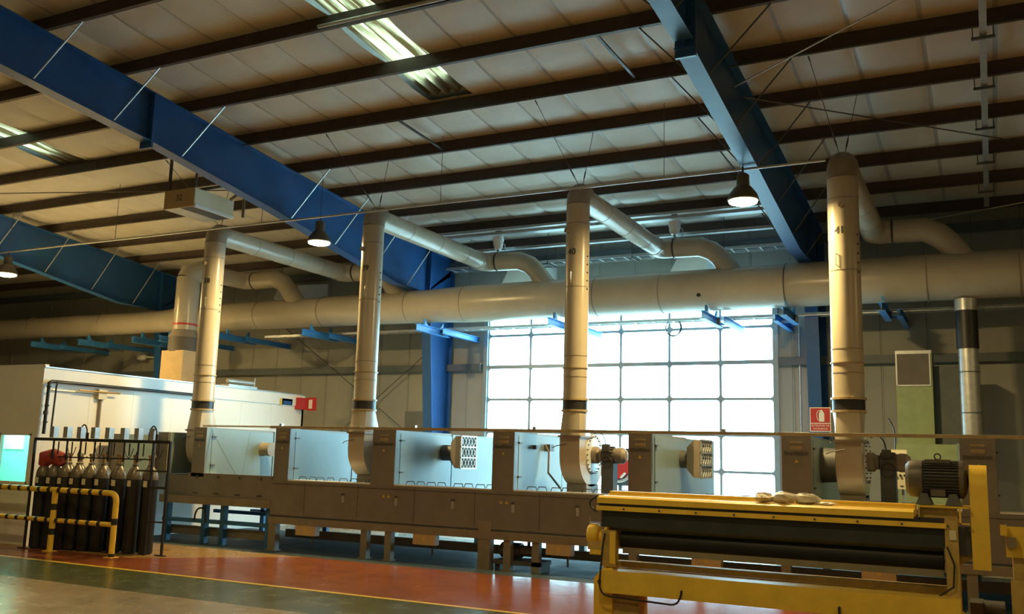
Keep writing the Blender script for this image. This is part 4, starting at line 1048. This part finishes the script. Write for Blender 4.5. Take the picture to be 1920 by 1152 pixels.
MB().cyl((fx, fy, 2.58), (fx, fy, 4.6), .19, n=28).build('pipe', 'galv', t)
MB().cyl((fx, fy, 4.6), (fx, fy, 5.45), .215, n=28).build('black_sleeve', 'rubber', t)
MB().cyl((fx, fy, 5.4), (fx, fy, 5.65), .22, n=28).build('upper_pipe', 'galv', t)
for z in (3.25, 4.1, 4.6): MB().cyl((fx, fy, z-.012), (fx, fy, z+.012), .198, n=28).build('seam_band', 'girt', t)

# small control boxes right of fan 41
t = thing('control_box', (-1.5, 16.6, 1.4), 'white control box with four knobs on a post right of the fan under duct 41', 'control box')
MB().box(-1.59, -1.29, 18.1, 18.2, 1.72, 2.02).build('case', 'cream_box', t)
for k in range(4): MB().cyl((-1.55+.07*k, 18.1, 1.96), (-1.55+.07*k, 18.07, 1.96), .02, n=10).build('knob', 'ink', t)
MB().box(-1.42, -1.36, 18.095, 18.1, 1.76, 1.78).build('sticker', 'ink', t)
MB().box(-1.5, -1.46, 18.15, 18.19, 1.2, 1.72).box(-1.4, -1.36, 18.15, 18.19, 1.2, 1.72).build('legs', 'galv', t)
t = thing('control_box', (-1.6, 19, 1.9), 'white control box above the four-knob box right of duct 41', 'control box')
MB().box(-1.70, -1.35, 18.9, 19.0, 2.22, 2.42).build('case', 'cream_box', t)
MB().tube(arc((-1.55, 18.95, 2.42), (-1.5, 18.95, 2.8), (-1.65, 18.95, 3.0), 6), .012, 6).build('cable', 'rubber', t)
MB().cyl((-1.42, 18.95, 1.2), (-1.42, 18.95, 2.22), .02, n=8).build('post', 'galv', t)

# ------------------------------------------------------------------ yellow press in the foreground
PX0, PX1, PYF = -4.86, -.48, 12.3
t = thing('roller_press', (-2.7, 12.8, 0), 'yellow roller press with dark rollers standing in the right foreground', 'press')
# top cover: extruded profile
prof = [(PYF-.02, 1.405), (PYF-.02, 1.465), (PYF+.0, 1.465), (PYF+.0, 1.405)]
MB().prism(prof, 'X', PX0, PX1).build('front_lip', 'yellow', t)
MB().box(PX0+.02, PX1-.02, PYF+.02, PYF+.08, 1.42, 1.52).build('slot', 'ink', t)
MB().prism([(PYF+.0, 1.50), (PYF+.0, 1.575), (PYF+.06, 1.60), (PYF+.35, 1.60), (PYF+.35, 1.50)], 'X', PX0+.0, PX1-.35).build('cover_front', 'yellow', t)
MB().prism([(PYF+.35, 1.50), (PYF+.35, 1.615), (PYF+.44, 1.615), (PYF+.44, 1.655), (PYF+.6, 1.655), (PYF+.6, 1.50)], 'X', PX0+.02, PX1-.35).build('cover_back', 'yellow', t)
bl = MB()
for k in range(9):
    x = PX0+.4+k*.5; bl.cyl((x, PYF-.035, 1.435), (x, PYF-.02, 1.435), .014, n=8)
bl.build('lip_bolts', 'dark_grey', t)
# rollers
MB().box(PX0+.05, PX1-.02, PYF+.05, PYF+.09, 1.18, 1.44).build('rubber_apron', 'apron_slate', t)
MB().cyl((PX0+.08, PYF+.25, 1.25), (PX1-.05, PYF+.25, 1.25), .15, n=36).build('upper_roller', 'motor_grey', t)
MB().cyl((PX0+.3, PYF+.25, 1.02), (PX1-.05, PYF+.25, 1.02), .135, n=36).build('lower_roller', 'roller_black', t)
MB().box(PX0+.35, PX1-.05, PYF+.08, PYF+.12, .84, .92).build('scraper_bar', 'oven_base', t)
MB().box(PX0+.1, PX1-.1, PYF+.55, PYF+.60, .88, 1.52).build('rear_plate', 'ink', t)
# side frames
MB().prism([(PYF+.02, .62), (PYF+.5, .62), (PYF+.5, 1.42), (PYF+.3, 1.42), (PYF+.02, 1.14)], 'X', PX0+.10, PX0+.14).build('side_frame', 'yellow', t)
MB().box(PX0+.08, PX0+.28, PYF+.0, PYF+.04, .66, 1.14).build('bearing_plate', 'yellow_dull', t)
MB().box(PX0+.20, PX0+.28, PYF-.02, PYF+.0, .70, 1.12).build('bearing_plate', 'yellow', t)
MB().box(PX1-.02, PX1+.12, PYF-.0, PYF+.5, .62, 1.50).build('side_frame', 'yellow_dull', t)
MB().prism([(PX1+.12, .98), (PX1+.30, 1.10), (PX1+.12, 1.26)], 'Y', PYF+.2, PYF+.24).build('gusset', 'yellow_dull', t)
MB().box(PX1+.12, PX1+.25, PYF+.15, PYF+.4, 1.10, 1.42).build('gear_housing', 'dark_grey', t)
MB().box(PX1+.03, PX1+.10, PYF-.02, PYF+.0, 1.28, 1.39).build('tag_plate', 'cream_box', t)
# lower beam: box section, top face visible
MB().box(PX0+.12, PX1+.12, PYF-.12, PYF+.38, .33, .62).build('lower_beam', 'yellow', t)
MB().box(PX0+.12, PX1+.12, PYF+.40, PYF+.55, .62, .70).build('tray', 'yellow_dull', t)
for x0_, sx in ((PX0-.03, 1), (PX1+.12, -1)):
    if sx == 1:
        pl = MB().prism([(x0_, 0), (x0_+.27, 0), (x0_+.27, .64), (x0_+.14, .64), (x0_, .50)], 'Y', PYF-.0, PYF+.05)
    else:
        pl = MB().prism([(x0_, 0), (x0_+.12, 0), (x0_+.12, .36), (x0_+.02, .48), (x0_, .48)], 'Y', PYF-.0, PYF+.05)
    pl.build('foot_plate', 'yellow', t)
MB().cyl((PX0+.06, PYF-.01, .45), (PX0+.06, PYF, .45), .035, n=16).build('eye_hole', 'ink', t)
MB().cyl((PX1+.18, PYF-.01, .26), (PX1+.18, PYF, .26), .035, n=16).build('eye_hole', 'ink', t)
for xx in (PX0+.35, PX1-.35): MB().box(xx-.25, xx+.25, PYF+.05, PYF+.4, 0, .33).build('foot_block', 'yellow_dull', t)
# small gearmotor on the left end
gm = MB(); gm.cyl((PX0-.02, PYF+.2, 1.02), (PX0+.12, PYF+.2, 1.02), .09, n=20); gm.build('drive_shaft_cover', 'yellow', t)
gm = MB(); gm.lathe([(.13, 0), (.15, .03), (.15, .12), (.12, .15)], (PX0-.18, PYF+.2, 1.06), 'X', 20); gm.build('gear_cover', 'yellow', t)
MB().box(PX0-.16, PX0+.08, PYF+.08, PYF+.34, .86, .98).build('gear_box', 'yellow_dull', t)
MB().box(PX0-.12, PX0+.1, PYF+.05, PYF+.4, .80, .86).build('gear_bracket', 'yellow', t)
MB().box(PX0-.17, PX0+.02, PYF+.15, PYF+.17, 1.21, 1.225).cyl((PX0-.16, PYF+.16, 1.2), (PX0-.16, PYF+.16, 1.3), .008, n=6).build('pin', 'galv', t)
# hoses
MB().tube([(PX0+.13, PYF-.02, 1.1), (PX0+.11, PYF-.06, .9), (PX0+.11, PYF-.14, .5)]+arc((PX0+.11, PYF-.14, .42), (PX0+.12, PYF-.14, .30), (PX0+.25, PYF-.14, .29), 5)+[(PX0+1.1, PYF-.14, .26)]+arc((PX0+1.1, PYF-.14, .26), (PX0+1.22, PYF-.14, .26), (PX0+1.24, PYF-.14, .45), 6), .013, 8).build('hose', 'rubber', t)
MB().tube([(-1.68, PYF-.14, .42)]+arc((-1.68, PYF-.15, .42), (-1.70, PYF-.18, .25), (-1.5, PYF-.2, .24), 6)+[(-1.3, PYF-.2, .2)], .016, 8).build('hose', 'rubber', t)
MB().tube(arc((PX0+.02, PYF+.0, 1.60), (PX0-.22, PYF, 1.5), (PX0+.0, PYF, 1.38), 8), .012, 8).build('hose', 'rubber', t)
MB().tube([(PX1+.0, PYF-.04, 1.2), (PX1+.07, PYF-.05, 1.0), (PX1+.05, PYF-.04, .75), (PX1-.1, PYF-.03, .64)], .01, 8).build('hose', 'rubber', t)
# motor platform and belt guard
MB().box(PX1-.30, PX1+.25, PYF+.02, PYF+.6, 1.64, 1.66).build('platform', 'yellow', t)
MB().box(PX1-.30, PX1-.28, PYF+.02, PYF+.6, 1.50, 1.64).box(PX1-.28, PX1+.12, PYF+.10, PYF+.14, 1.45, 1.64).build('platform_bracket', 'yellow_dull', t)
MB().box(PX1+.14, PX1+.16, PYF+.02, PYF+.06, 1.46, 1.64).box(PX1+.14, PX1+.25, PYF+.02, PYF+.06, 1.46, 1.475).build('platform_bracket', 'yellow', t)
gx0, gx1 = -.22, -.03
gp = [(PYF+.1, .95), (PYF+.1, 1.9)]+[(PYF+.42-.32*math.cos(a), 1.90+.25*math.sin(a)) for a in [PI*i/12 for i in range(1, 12)]]+[(PYF+.74, 1.9), (PYF+.74, .95)]
MB().prism(gp, 'X', gx0, gx1).build('belt_guard', 'yellow', t)

# electric motor on its platform
t = thing('electric_motor', (-.6, PYF+.36, 1.66), 'large grey finned electric motor on top of the yellow press', 'motor')
mx0, mx1, my, mz, mr = -.93, -.24, PYF+.36, 1.97, .215
MB().lathe([(.05, 0), (.17, .01), (.215, .05), (.225, .10), (.225, .20)], (mx0, my, mz), 'X', 36).build('fan_cowl', 'motor_grey', t)
b_ = MB(); b_.cyl((mx0+.2, my, mz), (mx1-.08, my, mz), .195, n=36)
for k in range(36):
    a = 2*PI*k/36; c, s_ = math.cos(a), math.sin(a)
    b_.bar((mx0+.21, my+.205*c, mz+.205*s_), (mx1-.09, my+.205*c, mz+.205*s_), .008, .035, (0, c, s_))
b_.build('finned_body', 'dark_grey', t)
MB().lathe([(.225, 0), (.225, .05), (.17, .08), (.06, .10)], (mx1-.09, my, mz), 'X', 36).build('end_shield', 'motor_grey', t)
MB().tube([(-.56+.035*math.cos(a), my, mz+.27+.035*math.sin(a)) for a in [2*PI*i/18 for i in range(18)]], .009, 8, closed=True).build('lifting_eye', 'dark_grey', t)
MB().box(-.70, -.42, my-.10, my+.10, mz+.18, mz+.235).build('terminal_box', 'motor_grey', t)
for x in (-.72, -.40):
    MB().add([(x-.04,my-.16,mz-.17),(x+.04,my-.16,mz-.17),(x+.04,my+.16,mz-.17),(x-.04,my+.16,mz-.17),(x-.09,my-.2,1.665),(x+.09,my-.2,1.665),(x+.09,my+.2,1.665),(x-.09,my+.2,1.665)],
             [(0,1,2,3),(4,7,6,5),(0,4,5,1),(1,5,6,2),(2,6,7,3),(3,7,4,0)]).build('foot', 'dark_grey', t)
MB().box(-.64, -.48, my-.215, my-.205, mz-.20, mz-.12).build('name_plate', 'motor_grey', t)
MB().cyl((mx1, my, mz), (-.2, my, mz), .03, n=12).build('shaft', 'galv', t)

# crumpled packaging on the press cover
cr = MB(); rr = random.Random(5)
def crumple(x, y, z, sx, sy, sz, seed):
    q = random.Random(seed); o = len(cr.v); N, M = 12, 6
    for j in range(M+1):
        for i in range(N):
            th = PI*j/M; ph = 2*PI*i/N; k = q.uniform(.72, 1.15)
            cr.v.append(Vector((x+sx*math.sin(th)*math.cos(ph)*k, y+sy*math.sin(th)*math.sin(ph)*k, z+sz*(1+math.cos(th)*k)*.5*1.0)))
    for j in range(M):
        for i in range(N): cr.f.append([o+j*N+i, o+j*N+(i+1) % N, o+(j+1)*N+(i+1) % N, o+(j+1)*N+i]); cr.m.append(cr.cur)
crumple(-2.62, PYF+.2, 1.6, .16, .12, .13, 1); crumple(-2.38, PYF+.22, 1.6, .20, .12, .15, 2); crumple(-2.1, PYF+.24, 1.6, .18, .12, .14, 3)
tag(cr.build('plastic_wrap', 'plastic_wrap', smooth=False), 'crumpled clear plastic wrap lying on top of the yellow press', 'packaging')
cr = MB(); crumple(-2.48, PYF+.12, 1.6, .05, .05, .05, 8)
cr = MB(); crumple(-1.85, PYF+.2, 1.6, .14, .1, .045, 9)
tag(cr.build('plastic_bag', 'white', smooth=False), 'whitish plastic bag lying right of the crumpled wrap on the press', 'bag')

# neighbouring yellow machine at the right edge
t = thing('yellow_machine', (.5, 13, 0), 'part of another yellow machine cut by the right edge of the photo', 'machine')
MB().box(.13, .6, 12.6, 12.66, 1.1, 1.45).build('upper_plate', 'yellow', t)
MB().box(.16, .55, 12.55, 12.6, .15, .85).build('lower_plate', 'yellow_dull', t)
MB().box(.2, .6, 12.66, 13.3, 0, 1.3).build('body', 'yellow_dull', t)
MB().box(.08, .15, 12.5, 12.56, 1.35, 1.47).build('bracket', 'yellow', t)
MB().box(.14, .24, 12.5, 12.6, 1.22, 1.33).build('switch_box', 'oven_base', t)
t = thing('floor_pump', (-.1, 14, 0), 'dark low machinery on the floor between the two yellow machines', 'machinery')
MB().box(-.25, .12, 13.6, 14.4, 0, .16).build('skid', 'ink', t)
MB().cyl((-.2, 14.0, .3), (.1, 14.0, .3), .13, n=18).build('motor', 'dark_grey', t)
MB().box(-.3, -.15, 13.7, 14.2, .16, .42).build('gear_case', 'dark_grey', t)

bpy.context.view_layer.update()
